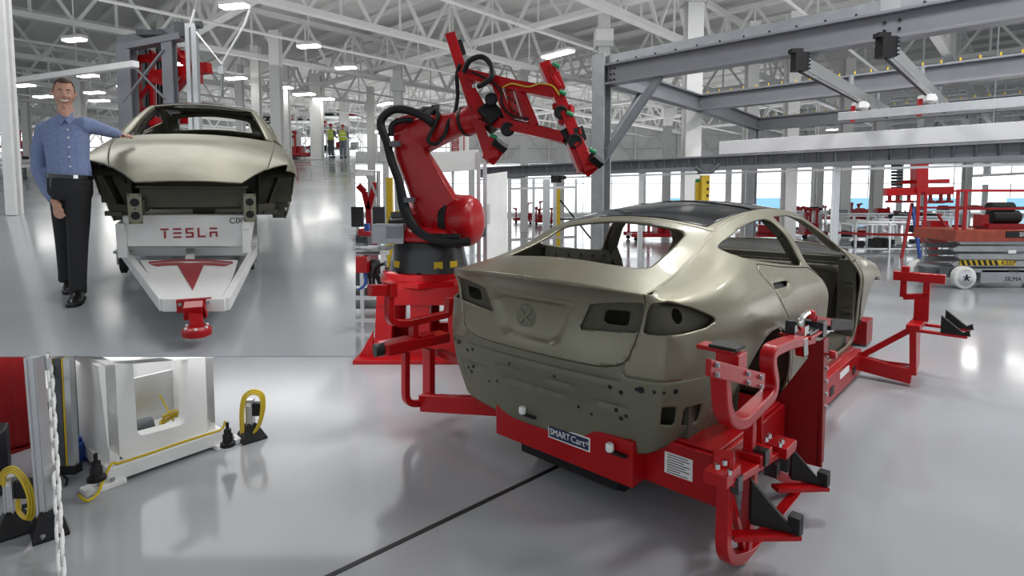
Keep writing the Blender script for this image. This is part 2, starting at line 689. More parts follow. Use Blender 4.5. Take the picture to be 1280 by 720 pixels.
ST = [  # stations along the side: x, then (y, z) for sill, low, mid, shoulder, belt, greenhouse, rail
    (-.2, (.85, .22), (.905, .40), (.95, .62), (.945, .86), (.875, 1.01), (.785, 1.10), (.645, 1.168)),
    (.1, (.86, .16), (.925, .38), (.97, .62), (.957, .87), (.86, 1.045), (.765, 1.16), (.615, 1.28)),
    (.4, (.87, .11), (.93, .34), (.965, .60), (.955, .87), (.855, 1.045), (.755, 1.195), (.59, 1.342)),
    (.8, (.87, .10), (.925, .32), (.94, .58), (.945, .85), (.86, 1.02), (.75, 1.22), (.575, 1.388)),
    (1.3, (.87, .10), (.92, .30), (.93, .57), (.94, .83), (.865, .985), (.75, 1.22), (.57, 1.405)),
    (1.8, (.87, .10), (.92, .30), (.93, .56), (.94, .81), (.87, .96), (.755, 1.18), (.585, 1.36)),
    (2.15, (.87, .10), (.92, .30), (.935, .56), (.945, .80), (.87, .95), (.79, 1.10), (.655, 1.235)),
    (2.5, (.87, .10), (.925, .30), (.945, .56), (.955, .79), (.875, .945), (.82, 1.0), (.745, 1.06)),
    (2.8, (.87, .12), (.93, .32), (.957, .56), (.962, .78), (.895, .90), (.83, .945), (.76, .98)),
    (3.1, (.86, .16), (.92, .36), (.955, .56), (.957, .75), (.90, .862), (.835, .90), (.74, .922)),
    (3.4, (.83, .22), (.89, .38), (.93, .55), (.945, .70), (.895, .80), (.825, .82), (.70, .832)),
    (3.65, (.76, .27), (.81, .40), (.86, .52), (.875, .61), (.83, .675), (.76, .69), (.65, .705)),
    (3.86, (.60, .30), (.63, .40), (.67, .48), (.70, .53), (.68, .575), (.64, .59), (.57, .605)),
]
SIDE = np.array(RW + [[(s[0], y, z) for y, z in s[1:]] for s in ST])      # columns x rows x 3
SIDE_S = [0, .32, .71, .865, 1.13] + [1.43 + .2 + s[0] for s in ST]
TOPZ = [(-.875, 1.06, -.11), (-.745, 1.092, -.09), (-.46, 1.163, -.05), (-.2, 1.248, 0), (.1, 1.352, 0), (.4, 1.412, 0), (.8, 1.452, 0), (1.3, 1.466, 0), (1.8, 1.42, .03),
        (2.15, 1.31, .07), (2.5, 1.135, .12), (2.8, 1.03, .12), (3.1, .965, .10), (3.4, .862, .08), (3.65, .745, .07), (3.86, .635, .06)]


def grid_side(nu, nv):
    qu = np.linspace(0, len(SIDE) - 1, nu)
    qv = np.linspace(0, 6, nv)
    G = cr(SIDE, qu)                                    # nu x 7 x 3
    G = np.moveaxis(cr(np.moveaxis(G, 1, 0), qv), 0, 1)
    s = np.interp(qu, range(len(SIDE_S)), SIDE_S)
    A = np.zeros((nu, nv, 5))
    A[..., :3] = G
    A[..., 3] = s[:, None]
    A[..., 4] = qv[None, :]
    return A


def grid_top(nu, nv):
    F_ = SIDE[2:, 6, :]
    n = len(F_)
    qu = np.linspace(0, n - 1, nu)
    Fr = cr(F_, qu)
    zc = cr(np.array(TOPZ)[:, 1:], qu)
    t = np.linspace(1, 0, nv)
    A = np.zeros((nu, nv, 5))
    k = 1 - t ** 2
    A[..., 1] = Fr[:, 1][:, None] * t[None]
    A[..., 2] = Fr[:, 2][:, None] + (zc[:, 0] - Fr[:, 2])[:, None] * k[None]
    A[..., 0] = Fr[:, 0][:, None] + zc[:, 1][:, None] * k[None]
    A[..., 3] = A[..., 0]
    A[..., 4] = 6 + (1 - t)[None]
    return A


def sdf(poly, X, Y):
    P = np.asarray(poly, float)
    Q = np.roll(P, -1, 0)
    d = np.full(X.shape, 1e9)
    ins = np.zeros(X.shape, bool)
    for (x0, y0), (x1, y1) in zip(P, Q):
        ex, ey = x1 - x0, y1 - y0
        t = np.clip(((X - x0) * ex + (Y - y0) * ey) / (ex * ex + ey * ey + 1e-12), 0, 1)
        d = np.minimum(d, np.hypot(X - x0 - t * ex, Y - y0 - t * ey))
        c = (y0 > Y) != (y1 > Y)
        with np.errstate(divide='ignore', invalid='ignore'):
            ins ^= c & (X < (x1 - x0) * (Y - y0) / (y1 - y0 + 1e-12) + x0)
    return np.where(ins, d, -d)


def soft(poly, n=5):
    """closed smooth outline through 2D points"""
    return [(p.x, p.y) for p in spline([Vector((a, b, 0)) for a, b in poly], n, True)]


def rpoly(poly, r, n=5):
    """polygon with rounded corners"""
    m = len(poly)
    out = []
    for i in range(m):
        a, b, c = (Vector((*poly[(i + k) % m], 0)) for k in (-1, 0, 1))
        k = min(r, (a - b).length * .45, (c - b).length * .45)
        p, q = b + (a - b).normalized() * k, b + (c - b).normalized() * k
        for j in range(n + 1):
            t = j / n
            w = p * (1 - t) ** 2 + b * 2 * t * (1 - t) + q * t * t
            out.append((w.x, w.y))
    return out


def clip_grid(A, keeps):
    """grid of attribute rows, cut by every function in keeps (kept where > 0); returns verts, faces"""
    nu, nv, k = A.shape
    V = A.reshape(-1, k)
    i, j = np.meshgrid(np.arange(nu - 1), np.arange(nv - 1), indexing='ij')
    a = (i * nv + j).ravel()
    faces = [tuple(q) for q in np.stack([a, a + nv, a + nv + 1, a + 1], 1).tolist()]
    for fn in keeps:
        f = fn(V)
        f = np.where(np.abs(f) < 1e-6, 1e-6, f)
        pos = f > 0
        new, cache, extra, base = [], {}, [], len(V)
        for q in faces:
            n = sum(pos[x] for x in q)
            if n == len(q):
                new.append(q)
            elif n:
                o = []
                for x, y in zip(q, q[1:] + q[:1]):
                    if pos[x]:
                        o.append(x)
                    if pos[x] != pos[y]:
                        e = (min(x, y), max(x, y))
                        if e not in cache:
                            t = f[e[0]] / (f[e[0]] - f[e[1]])
                            cache[e] = base + len(extra)
                            extra.append(V[e[0]] * (1 - t) + V[e[1]] * t)
                        o.append(cache[e])
                if len(o) > 2:
                    new.append(tuple(o))
        faces = new
        if extra:
            V = np.vstack([V, np.array(extra)])
    used = sorted({x for q in faces for x in q})
    mp = {x: n for n, x in enumerate(used)}
    return V[used], [tuple(mp[x] for x in q) for q in faces]


def normals(A):
    P = A[..., :3]
    du, dv = np.gradient(P, axis=0), np.gradient(P, axis=1)
    n = np.cross(du, dv)
    if abs(A[0, 0, 1]) < 1e-6 and abs(A[0, -1, 1]) < 1e-6:
        n[0, :, 1] = 0                      # stay on the middle plane
    return n / (np.linalg.norm(n, axis=-1, keepdims=True) + 1e-12)


def sheet(name, pieces, mt, parent, thick=.012, sides=(1,), smooth=38, label=None, angle_merge=True):
    """pieces: list of (A, keeps); sides: y factors joined into one mesh"""
    vs, fs = [], []
    for A, keeps, *own in pieces:
        V, Fc = clip_grid(A, keeps)
        for sg in (own[0] if own else sides):
            n = len(vs)
            vs += [(p[0], p[1] * sg, p[2]) for p in V]
            for q in Fc:
                q = [x + n for x in q]
                fs.append(tuple(q if sg < 0 else q[::-1]))
    me = bpy.data.meshes.new(name)
    me.from_pydata(vs, [], fs)
    import bmesh
    bm = bmesh.new()
    bm.from_mesh(me)
    bmesh.ops.remove_doubles(bm, verts=bm.verts, dist=.0008)
    bm.to_mesh(me)
    bm.free()
    o = link(name, me, mt, parent, 0, smooth, label=label)
    if thick:
        m = o.modifiers.new('thickness', 'SOLIDIFY')
        m.thickness = thick
        m.offset = -1
    return o


def push(A, poly, depth, fall=.02, ix=3, iy=2, only=None):
    """press a region of a grid in along its normals"""
    N = normals(A)
    d = sdf(poly, A[..., ix], A[..., iy])
    w = np.clip(d / fall + .5, 0, 1)
    w = w * w * (3 - 2 * w)
    if only is not None:
        w = w * only
    B = A.copy()
    B[..., :3] -= INWARD * N * (w * depth)[..., None]
    return B


INWARD = 1


def make_car():
    global INWARD
    root = thing('car_body', '', 'car body', (0, 0, 0))
    A = grid_side(230, 70)
    T = grid_top(200, 40)
    # which way the grid normals look (tail middle must look to -x)
    INWARD = 1 if normals(A)[3, 30, 0] < 0 else -1
    x, y, z, s, v = 0, 1, 2, 3, 4
    SEAM = .712                       # arc length of the tailgate's side shut line
    rarch = lambda V: np.hypot(V[:, x] - .17, (V[:, z] - .30) * 1.02) - .43
    farch = lambda V: np.hypot(V[:, x] - 3.10, (V[:, z] - .30) * 1.02) - .43
    # side glass openings, in x and z
    win_r = soft([(-.01, 1.19), (.09, 1.145), (.235, 1.113), (.6, 1.06), (1.03, 1.015), (1.045, 1.10), (1.03, 1.26), (.98, 1.335), (.75, 1.335), (.475, 1.302), (.2, 1.252), (.05, 1.222)], 4)
    door_f = rpoly([(1.43, .17), (1.47, .55), (1.45, .76), (1.32, .92), (1.17, 1.01), (1.14, 1.15), (1.10, 1.355), (1.50, 1.357), (1.80, 1.315), (2.12, 1.175), (2.40, 1.01), (2.46, .80), (2.46, .22), (2.38, .17)], .05)
    door_r = rpoly([(.66, .30), (.56, .60), (.30, .86), (.20, 1.05), (.24, 1.095), (.6, 1.045), (1.03, 1.0), (1.19, .99), (1.35, .90), (1.48, .76), (1.50, .55), (1.46, .17), (.70, .17)], .05)
    lamp_o = rpoly([(.675, .825), (.728, .985), (.84, .995), (.98, .955), (1.11, .895), (1.14, .872), (1.06, .845), (.88, .83)], .02)
    lamp_i = rpoly([(.32, .80), (.395, .945), (.55, .972), (.700, .985), (.648, .828)], .015)
    on_seam = lambda V: V[:, s] - (SEAM + .003)
    INF = lambda p, c=(0, 2): (lambda V: sdf(p, V[:, c[0]], V[:, c[1]]))
    OUT = lambda p, c=(0, 2): (lambda V: -sdf(p, V[:, c[0]], V[:, c[1]]))
    lid_low = rpoly([(-.2, 1.3), (-.2, .625), (.46, .63), (.585, .665), (.712, 1.0), (.712, 1.3)], .05)
    upper = lambda V: V[:, z] - .615
    # body side: quarter, C pillar, roof rail, sill, A pillar
    for sg in (-1, 1):
        keeps = [lambda V: -sdf(lid_low, V[:, s], V[:, z]) - .005, lambda V: np.minimum(V[:, s] - .57, np.maximum(V[:, z] - .60, V[:, s] - 1.165)), lambda V: 2.50 - V[:, x], rarch, OUT(win_r), OUT(door_f), OUT(lamp_o, (3, 2)),
                 lambda V: -sdf(door_r, V[:, x], V[:, z])]
        sheet('body_side', [(A, keeps)], M['body'], root, .016, (sg,))
        d2 = rpoly([(.667, .305), (.567, .603), (.308, .863), (.208, 1.049), (.243, 1.088), (.6, 1.038), (1.03, .993), (1.17, .983), (1.32, .90), (1.452, .757), (1.472, .55), (1.432, .177), (.706, .177)], .05)
        B = push(A, soft([(.30, .93), (.34, .985), (.52, .975), (.60, .94), (.52, .90), (.36, .90)]), .012, .04, 0)
        hnd = rpoly([(.30, .935), (.33, .968), (.60, .958), (.57, .925)], .01)
        sheet('rear_door', [(B, [INF(d2), OUT(hnd)])], M['body'], root, .012, (sg,))
        hp = A.copy()
        hp[..., :3] -= INWARD * normals(A) * .03
        sheet('handle_pocket', [(hp, [INF(rpoly([(.27, .90), (.27, .995), (.64, .995), (.64, .90)], .01))])], M['black'], root, .004, (sg,))
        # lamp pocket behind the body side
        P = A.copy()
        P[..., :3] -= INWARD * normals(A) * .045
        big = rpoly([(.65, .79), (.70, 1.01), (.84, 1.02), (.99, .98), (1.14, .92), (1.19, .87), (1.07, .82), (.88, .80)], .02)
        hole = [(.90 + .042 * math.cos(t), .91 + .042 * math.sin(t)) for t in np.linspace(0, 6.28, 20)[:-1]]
        lp = sheet('lamp_pocket', [(P, [INF(big, (3, 2)), OUT(hole, (3, 2))])], M['bodyshade'], root, .006, (sg,), label='dark recess for the outer tail lamp')
        # the fender
        fcut = lambda V: 3.56 - 2.6 * np.clip((.75 - V[:, z]), 0, 1) - V[:, x]
        fkeep = [lambda V: V[:, x] - (2.53 + .10 * np.clip(.9 - V[:, z], 0, .5)), lambda V: 4.45 - V[:, v], farch, fcut, lambda V: V[:, z] - .11]
        sheet('front_fender', [(A, fkeep)], M['body'], root, .012, (sg,))
        # wheel houses
        for cx, nm, mm in ((.17, 'wheel_house', M['bodyshade']), (3.10, 'wheel_house', M['bodyshade'])):
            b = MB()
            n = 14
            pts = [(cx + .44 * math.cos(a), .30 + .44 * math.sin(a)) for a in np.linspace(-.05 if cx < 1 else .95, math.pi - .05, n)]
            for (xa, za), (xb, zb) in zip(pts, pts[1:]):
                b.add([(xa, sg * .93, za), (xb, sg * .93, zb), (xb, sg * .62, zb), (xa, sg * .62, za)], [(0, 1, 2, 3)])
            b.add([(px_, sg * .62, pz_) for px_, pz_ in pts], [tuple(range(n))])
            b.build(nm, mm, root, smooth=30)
        # inner belt rail and B pillar
        b = MB()
        b.bar((.15, sg * .79, 1.05), (1.15, sg * .815, .95), .04, .10)
        for i in range(5):
            b.cyl((.3 + i * .18, sg * .775, 1.035 - i * .018), (.3 + i * .18, sg * .768, 1.035 - i * .018), .018, 10)
        b.build('belt_rail', M['bodyshade'], root)
        b = MB()
        pp = [(1.42, .84, .16), (1.42, .85, .60), (1.30, .83, .86), (1.15, .80, 1.02), (1.09, .70, 1.22), (1.06, .58, 1.35)]
        for p, q in zip(pp, pp[1:]):
            b.bar((p[0], sg * p[1], p[2]), (q[0], sg * q[1], q[2]), .04, .11, (0, 1, 0) if False else (1, 0, 0))
        b.build('centre_pillar', M['bodyshade'], root)
        b = MB()
        pp = [(2.50, .83, .24), (2.50, .84, .6), (2.48, .83, .93)]
        for p, q in zip(pp, pp[1:]):
            b.bar((p[0], sg * p[1], p[2]), (q[0], sg * q[1], q[2]), .10, .13, (0, 1, 0))
        for hz in (.42, .47, .70, .75):
            b.box((2.45, sg * .86, hz), (.06, .07, .025))
        b.build('hinge_pillar', M['bodyshade'], root)
        b = MB()
        b.bar((.66, sg * .79, .18), (2.5, sg * .79, .18), .13, .14)
        b.build('sill', M['bodyshade'], root)
        # front side member with its bolted end plate
        b = MB()
        b.bar((2.4, sg * .47, .38), (3.52, sg * .47, .38), .11, .13)
        b.build('side_member', M['bodyshade'], root)
        b = MB()
        b.box((3.53, sg * .49, .36), (.012, .115, .29))
        ep = b.build('end_plate', M['body'], root, .003)
        b = MB()
        for hz in (.295, .42):
            b.lathe((3.537, sg * .49, hz), (1, 0, 0), [(.038, 0), (.040, .002), (.036, .003)], 8)
        b.build('plate_opening', M['black'], ep)
        b = MB()
        for dy, dz in ((-.045, .13), (.045, .13), (-.045, -.13), (.045, -.13), (0, 0)):
            b.cyl((3.535, sg * .49 + dy, .36 + dz), (3.542, sg * .49 + dy, .36 + dz), .009, 8)
        b.build('plate_bolt', M['bodyshade'], ep)
        b = MB()                       # inner fender wall
        b.plate([(2.5, sg * .66, .30), (3.30, sg * .66, .34), (3.28, sg * .78, .66), (3.1, sg * .80, .84), (2.5, sg * .78, .88)], (0, sg * .01, 0))
        b.bar((3.25, sg * .72, .33), (3.40, sg * .56, .33), .03, .10)
        b.bar((3.36, sg * .62, .29), (3.36, sg * .76, .30), .06, .04)
        b.plate([(3.1, sg * .80, .80), (3.1, sg * .58, .78), (3.1, sg * .58, .34), (3.1, sg * .62, .30)], (.02, 0, 0))
        b.build('inner_fender', M['bodyshade'], root)
    # hood with the dip of the lamp cut-outs
    hood_front = [(-.2, 3.88), (0, 3.88), (.30, 3.87), (.43, 3.85), (.48, 3.78), (.55, 3.68), (.63, 3.585), (.72, 3.51), (.82, 3.45), (.92, 3.41), (1.0, 3.40), (1.0, 2.60), (-.2, 2.60)]
    cowl = [(-.2, 2.79), (0, 2.79), (.3, 2.77), (.6, 2.71), (.85, 2.63), (1.0, 2.58), (1.0, 4.0), (-.2, 4.0)]
    hk = [INF(hood_front, (1, 0)), INF(cowl, (1, 0))]
    sheet('hood', [(T, hk), (A, hk + [lambda V: V[:, v] - 4.48])], M['body'], root, .012, (1, -1))
    # roof
    gl = [lambda V: V[:, x] - .15, lambda V: 1.72 - V[:, x], lambda V: .545 - V[:, y]]
    up = T.copy()
    up[..., 2] += .002
    sheet('roof_glass', [(up, gl)], M['glass'], root, .008, (1, -1), label='dark glass roof panel')
    bar_ = up.copy()
    bar_[..., 2] += .006
    sheet('glass_divider', [(bar_, [lambda V: V[:, x] - .93, lambda V: 1.01 - V[:, x], lambda V: .54 - V[:, y]])], M['blackgloss'], root, .004, (1, -1))
    rear_win = rpoly([(-.2, .05), (.45, .02), (.49, -.03), (.505, -.30), (.525, -.52), (.48, -.575), (.30, -.615), (-.2, -.635)], .035)
    frame = [lambda V: np.maximum(V[:, x] - 1.715, np.maximum(V[:, y] - .55, np.minimum(V[:, x] - .115, .155 - V[:, x]))), lambda V: 1.80 - V[:, x], lambda V: V[:, x] - .115]
    sheet('roof_frame', [(T, frame)], M['body'], root, .014, (1, -1))
    for sg in (-1, 1):              # windscreen pillars
        sheet('windscreen_pillar', [(T, [lambda V: V[:, x] - 1.79, lambda V: 2.62 - V[:, x], lambda V: V[:, y] - (.525 + (V[:, x] - 1.8) * .20)])], M['body'], root, .04, (sg,))
    # tailgate: upper frame, window opening, tail face
    dent = lambda e: push(A, [(-.2, .70), (e, .70), (e + .035, .72), (e + .10, .885), (e + .07, .915), (-.2, .915)], .022, .03)
    lipl = push(dent(.20), [(-.2, .93), (.30, .93), (.30, .94), (-.2, .94)], .006, .008)
    lip = push(dent(.17), [(-.2, .93), (.30, .93), (.30, .94), (-.2, .94)], .006, .008)
    lk = [lambda V: SEAM - V[:, s], INF(lid_low, (3, 2)), OUT(lamp_i, (3, 2))]
    tk = [OUT(rear_win, (1, 0)), lambda V: .110 - V[:, x]]
    sheet('tailgate', [(T, tk), (lip, lk, (-1,)), (lipl, lk, (1,))], M['body'], root, .016, (1, -1), smooth=34)
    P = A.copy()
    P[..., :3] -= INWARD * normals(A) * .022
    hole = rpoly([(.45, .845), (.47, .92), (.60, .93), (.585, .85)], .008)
    sheet('lamp_recess', [(P, [INF(rpoly([(.28, .77), (.37, .97), (.708, 1.005), (.648, .79)], .015), (3, 2)), OUT(hole, (3, 2))])], M['bodyshade'], root, .006, (1, -1), label='dark recess for the inner tail lamp')
    # emblem seat: pale ground spot with a crossed pressing
    b = MB()
    b.lathe((-.878, .06, .81), (-1, 0, 0), [(.075, 0), (.072, .004), (.02, .0045)], 28)
    e = b.build('emblem_seat', M['bodylow'], root, smooth=40, label='pale round spot with a crossed pressing')
    b = MB()
    for a in (.75, -.75):
        ca, sa = math.cos(a), math.sin(a)
        b.bar((-.884, .06 - ca * .06, .81 - sa * .06), (-.884, .06 + ca * .06, .81 + sa * .06), .014, .012, (1, 0, 0))
    b.build('crossed_pressing', M['body'], e, .003)
    # lower rear panel with its pressed ribs and openings
    low = A
    for poly in ([(.10, .47), (.30, .47), (.30, .485), (.10, .485)], [(.02, .40), (.25, .40), (.25, .412), (.02, .412)], [(.42, .42), (.60, .42), (.60, .432), (.42, .432)],
                 [(-.1, .56), (.55, .56), (.58, .575), (-.1, .575)], [(.64, .31), (.655, .31), (.655, .46), (.64, .46)], [(.66, .50), (.9, .50), (.9, .51), (.66, .51)]):
        low = push(low, poly, .012, .012)
    o1 = rpoly([(.80, .37), (.795, .47), (.905, .465), (.905, .355)], .015)
    o2 = rpoly([(.955, .345), (.955, .455), (1.10, .45), (1.10, .345)], .015)
    lows = [lambda V: np.maximum(.59 - V[:, z], -sdf(lid_low, V[:, s], V[:, z]) - .006), lambda V: np.maximum(.60 - V[:, z], .57 - V[:, s]), lambda V: .75 - V[:, z], lambda V: 1.162 - V[:, s], lambda V: V[:, z] - .15, OUT(o1, (3, 2)), OUT(o2, (3, 2))]
    lowp = sheet('rear_panel', [(low, lows)], M['bodylow'], root, .014, (1, -1))
    b = MB()
    for sg in (1, -1):
        for ss, zz, r in ((.665, .555, .010), (.69, .545, .018), (.74, .55, .009), (.80, .55, .008), (.87, .545, .014), (.50, .53, .012), (.57, .51, .012), (.53, .40, .011), (.60, .39, .010), (.57, .365, .012), (.30, .36, .009), (.2, .52, .009), (.40, .35, .008)):
            i = np.argmin(abs(A[:, 0, 3] - ss))
            j = np.argmin(abs(A[i, :, 2] - zz) + (A[i, :, 4] > 3) * 9)
            p, n = A[i, j, :3], -INWARD * normals(A)[i, j] * -1
            c = Vector((p[0], p[1] * sg, p[2]))
            nn = Vector((n[0], n[1] * sg, n[2]))
            b.cyl(c - nn * .004, c + nn * .0025, r, 10)
    b.build('panel_hole', M['black'], lowp, kind='stuff')
    for sg in (1, -1):
        b = MB()
        b.box((-.58, sg * .70, .40), (.12, .26, .30))
        b.build('opening_backing', M['bodyshade'], root)  # dark box added behind the panel openings so they look shaded
    # inside: floor, firewall, bulkhead, beams
    b = MB()
    b.box((1.58, 0, .17), (1.9, 1.58, .03))
    b.box((1.58, 0, .23), (1.9, .22, .12))
    b.box((.15, 0, .40), (1.0, 1.1, .02))
    b.build('floor_pan', M['bodyshade'], root)
    b = MB()
    b.box((2.56, 0, .58), (.03, 1.6, .62))
    b.box((2.66, 0, .92), (.20, 1.52, .05))
    b.build('firewall', M['bodyshade'], root)
    b = MB()
    b.cyl((2.32, -.80, .86), (2.32, .80, .86), .035, 12)
    b.build('dash_beam', M['bodyshade'], root, smooth=40)
    b = MB()
    b.box((.36, 0, .62), (.03, 1.5, .70))
    b.box((-.45, 0, .40), (.6, 1.2, .02))
    b.build('rear_bulkhead', M['bodyshade'], root)
    b = MB()
    b.bar((1.1, -.56, 1.375), (1.1, .56, 1.375), .09, .03)
    b.build('roof_bow', M['bodyshade'], root)
    # nose: crossmember and radiator opening seen under the hood
    b = MB()
    b.box((3.42, 0, .46), (.04, .92, .20))
    b.box((3.46, 0, .565), (.12, .96, .02))
    b.build('nose_crossmember', M['bodyshade'], root, .004)
    b = MB()
    b.box((3.0, 0, .34), (.05, .86, .10))
    b.box((2.75, 0, .60), (.03, 1.1, .35))
    b.build('front_subframe', M['bodyshade'], root)
    return root

car = make_car()
car.location = (.725, 3.795, H - 1.505)
car.rotation_euler = (0, 0, .8185)
split_all()
tag(car, 'unpainted olive-grey car body on the red cart, seen from behind', 'car body', 'bare car bodies')

# ================================================================ the red transfer cart under the car
CT, CYAW = Vector((.725, 3.795, .155)), .8185
CM = Matrix.Translation(CT) @ Matrix.Rotation(CYAW, 4, 'Z')
CI = CM.inverted()
CO = CI @ O


def L(px, py, ax, val):
    """point of the car's own frame under a pixel, on the plane axis = val"""
    d = CI.to_3x3() @ ray(px, py)
    return CO + d * ((val - CO[ax]) / d[ax])


def text_on(name, s, o, right, up, size, mt, parent, ext=.0008, align='CENTER', stretch=1.0):
    cu = bpy.data.curves.new(name, 'FONT')
    cu.body = s
    cu.size = size
    cu.extrude = ext
    cu.align_x = align
    cu.align_y = 'CENTER'
    cu.resolution_u = 3
    cu.materials.append(mt)
    ob = bpy.data.objects.new(name, cu)
    COL.objects.link(ob)
    r, u = Vector(right).normalized(), Vector(up).normalized()
    n = r.cross(u)
    ob.matrix_basis = Matrix((r * stretch, u, n)).transposed().to_4x4()
    ob.matrix_basis.translation = Vector(o)
    if parent is not None:
        adopt(ob, parent)
    return ob


def make_cart():
    c = thing('transfer_cart', 'low red factory cart with red clamp arms under the unpainted car body', 'cart', (0, 0, -.155))
    b = MB()
    b.box((-.32, -.1425, .14), (1.04, .975, .24))
    b.box((-.32, -.1425, .265), (1.0, .93, .012))
    ch = b.build('chassis', M['red'], c, .006)
    b = MB()
    b.box((-.225, -.82, .135), (.95, .40, .25))
    b.box((-.225, -.82, .268), (.90, .36, .014))
    b.build('side_box', M['red'], c, .006)
    b = MB()
    b.box((1.42, 0, -.01), (2.44, 1.9, .22))
    b.box((1.42, 0, .105), (2.40, 1.80, .015))
    rail = b.build('long_bed', M['red'], c, .006)
    b = MB()
    b.box((-.30, -.14, -.03), (.9, .7, .10))
    b.box((1.42, 0, -.13), (2.2, 1.5, .03))
    b.build('undercarriage', M['black'], c)
    for x_, y_ in ((-.60, -.42), (-.60, .15), (2.3, -.7), (2.3, .7)):
        b = MB()
        b.cyl((x_, y_ - .03, -.095), (x_, y_ + .03, -.095), .06, 16)
        b.bar((x_, y_, -.08), (x_, y_, .02), .02, .05)
        b.build('caster', M['black'], c, smooth=40)
    # printed plate at the tail
    y0, y1, z0, z1 = -.082, -.37, .128, .205
    ym, zm = (y0 + y1) / 2, (z0 + z1) / 2
    b = MB()
    b.box((-.842, ym, zm), (.004, abs(y1 - y0), z1 - z0))
    pl = b.build('name_plate', M['label'], c, label='white bordered plate lettered SMART Cart')
    b = MB()
    b.box((-.845, ym, zm), (.003, abs(y1 - y0) - .016, z1 - z0 - .016))
    b.build('plate_field', M['inkblue'], pl)
    text_on('lettering', 'SMART', (-.848, ym + .058, zm), (0, -1, 0), (0, 0, 1), .053, M['label'], pl, stretch=.86)
    text_on('lettering', 'Cart', (-.848, ym - .066, zm), (0, -1, 0), (0, 0, 1), .052, M['label'], pl)
    text_on('lettering', '\u00ae', (-.848, ym - .128, zm + .006), (0, -1, 0), (0, 0, 1), .024, M['label'], pl)
    b = MB()
    b.box((-.702, -.81, .15), (.004, .15, .11))
    dp = b.build('data_plate', M['label'], c, label='white data plate with small black print')
    b = MB()
    for i in range(8):
        w = (.11, .12, .09, .12, .10, .12, .07, .11)[i]
        b.box((-.705, -.81 + .06 - w / 2, .195 - i * .013), (.001, w, .004))
    b.build('print', M['inkblack'], dp, kind='stuff')
    for px, py in ((653, 513), (762, 560)):
        p = L(px, py + 4, 0, -.87)
        b = MB()
        b.lathe(p, (0, 0, 1), [(.018, 0), (.022, .008), (.022, .035), (.016, .042)], 14)
        kn = b.build('buffer', M['label'], c, smooth=40, label='white plastic buffer')
        b = MB()
        b.box((p.x + .015, p.y - .03, p.z - .006), (.03, .12, .012))
        b.build('buffer_bracket', M['black'], kn)
    # ---- clamp tower by the right rear wheel: cross plate, hoop, lower frame
    b = MB()
    X = .28
    q = [L(945, 545, 0, X), L(1010, 447, 0, X), L(1000, 428, 0, X), L(1030, 426, 0, X), L(1027, 585, 0, X)]
    q[0] = Vector((X, -.80, .0))
    b.plate(q + [Vector((X, -.85, -.09))], (.02, 0, 0))
    e = q[3]
    b.box((X + .05, e.y + .01, (q[3].z + q[4].z) / 2), (.10, .02, q[3].z - q[4].z))
    b.build('tower_plate', M['darkred'], c, .003)
    b = MB()
    for k in range(5):
        p = e.lerp(q[4], .12 + .1 * k)
        b.cyl(p + Vector((.03, -.002, 0)), p + Vector((.03, -.016, 0)), .012, 8)
    b.build('tower_bolt', M['chrome'], c, kind='stuff')
    b = MB()
    p = L(1036, 443, 0, X + .02)
    b.cyl(p + Vector((0, .06, 0)), p, .008, 8)
    b.lathe(p, (0, -1, .1), [(.01, 0), (.026, .008), (.028, .025), (.02, .04)], 12)
    b.build('plunger_knob', M['red'], c, smooth=40)
    YH = -1.15
    bw = .062
    S_ = rounded([L(915, 455, 1, YH), L(915, 540, 1, YH), L(952, 497, 1, YH), L(972, 480, 1, YH), L(968, 432, 1, YH), L(1012, 428, 1, YH)], .09)

    def flat_tube(pts, w, h, nrm):
        bb = MB()
        nrm = Vector(nrm)
        vs, fs = [], []
        for i, p in enumerate(pts):
            t = (pts[min(i + 1, len(pts) - 1)] - pts[max(i - 1, 0)]).normalized()
            sdir = t.cross(nrm).normalized()
            vs += [p + sdir * w / 2 + nrm * h / 2, p - sdir * w / 2 + nrm * h / 2, p - sdir * w / 2 - nrm * h / 2, p + sdir * w / 2 - nrm * h / 2]
        for i in range(len(pts) - 1):
            for k in range(4):
                fs.append((i * 4 + k, i * 4 + (k + 1) % 4, i * 4 + 4 + (k + 1) % 4, i * 4 + 4 + k))
        fs += [(3, 2, 1, 0), tuple((len(pts) - 1) * 4 + k for k in range(4))]
        bb.add(vs, fs)
        return bb
    low = rounded([L(900, 462, 1, YH), L(903, 520, 1, YH), L(922, 531, 1, YH), L(966, 488, 1, YH), L(957, 440, 1, YH), L(985, 428, 1, YH), L(1012, 423, 1, YH)], .11, 7)
    flat_tube(low, .055, .07, (0, 1, 0)).build('hoop', M['red'], c, .008, 40)
    b = MB()
    p, r_ = L(888, 463, 1, YH - .05), L(956, 482, 1, YH - .05)
    b.plate([L(889, 449, 1, YH - .05), L(957, 467, 1, YH - .05), L(956, 487, 1, YH - .05), L(888, 471, 1, YH - .05)], (0, .022, 0))
    hp = b.build('clamp_plate', M['red'], c, .004)
    for px, py in ((934, 467), (950, 471), (934, 478), (950, 483), (895, 456), (895, 468)):
        b = MB()
        p = L(px, py, 1, YH - .052)
        b.cyl(p, p - Vector((0, .012, 0)), .011, 8)
        b.build('bolt', M['galv'], hp)
    b = MB()
    p = L(914, 452, 1, YH + .02)
    b.box(p, (.10, .10, .09))
    b.box(p + Vector((0, .06, .05)), (.09, .16, .02))
    b.build('rest_block', M['red'], c, .004)
    b = MB()
    b.box(p + Vector((0, .02, .066)), (.11, .12, .015))
    b.build('rest_pad', M['black'], c, .003)
    # toggle clamp on its little table
    X2 = .10
    b = MB()
    ta = L(1010, 420, 1, YH)
    b.box(ta + Vector((.02, .04, .01)), (.25, .17, .016))
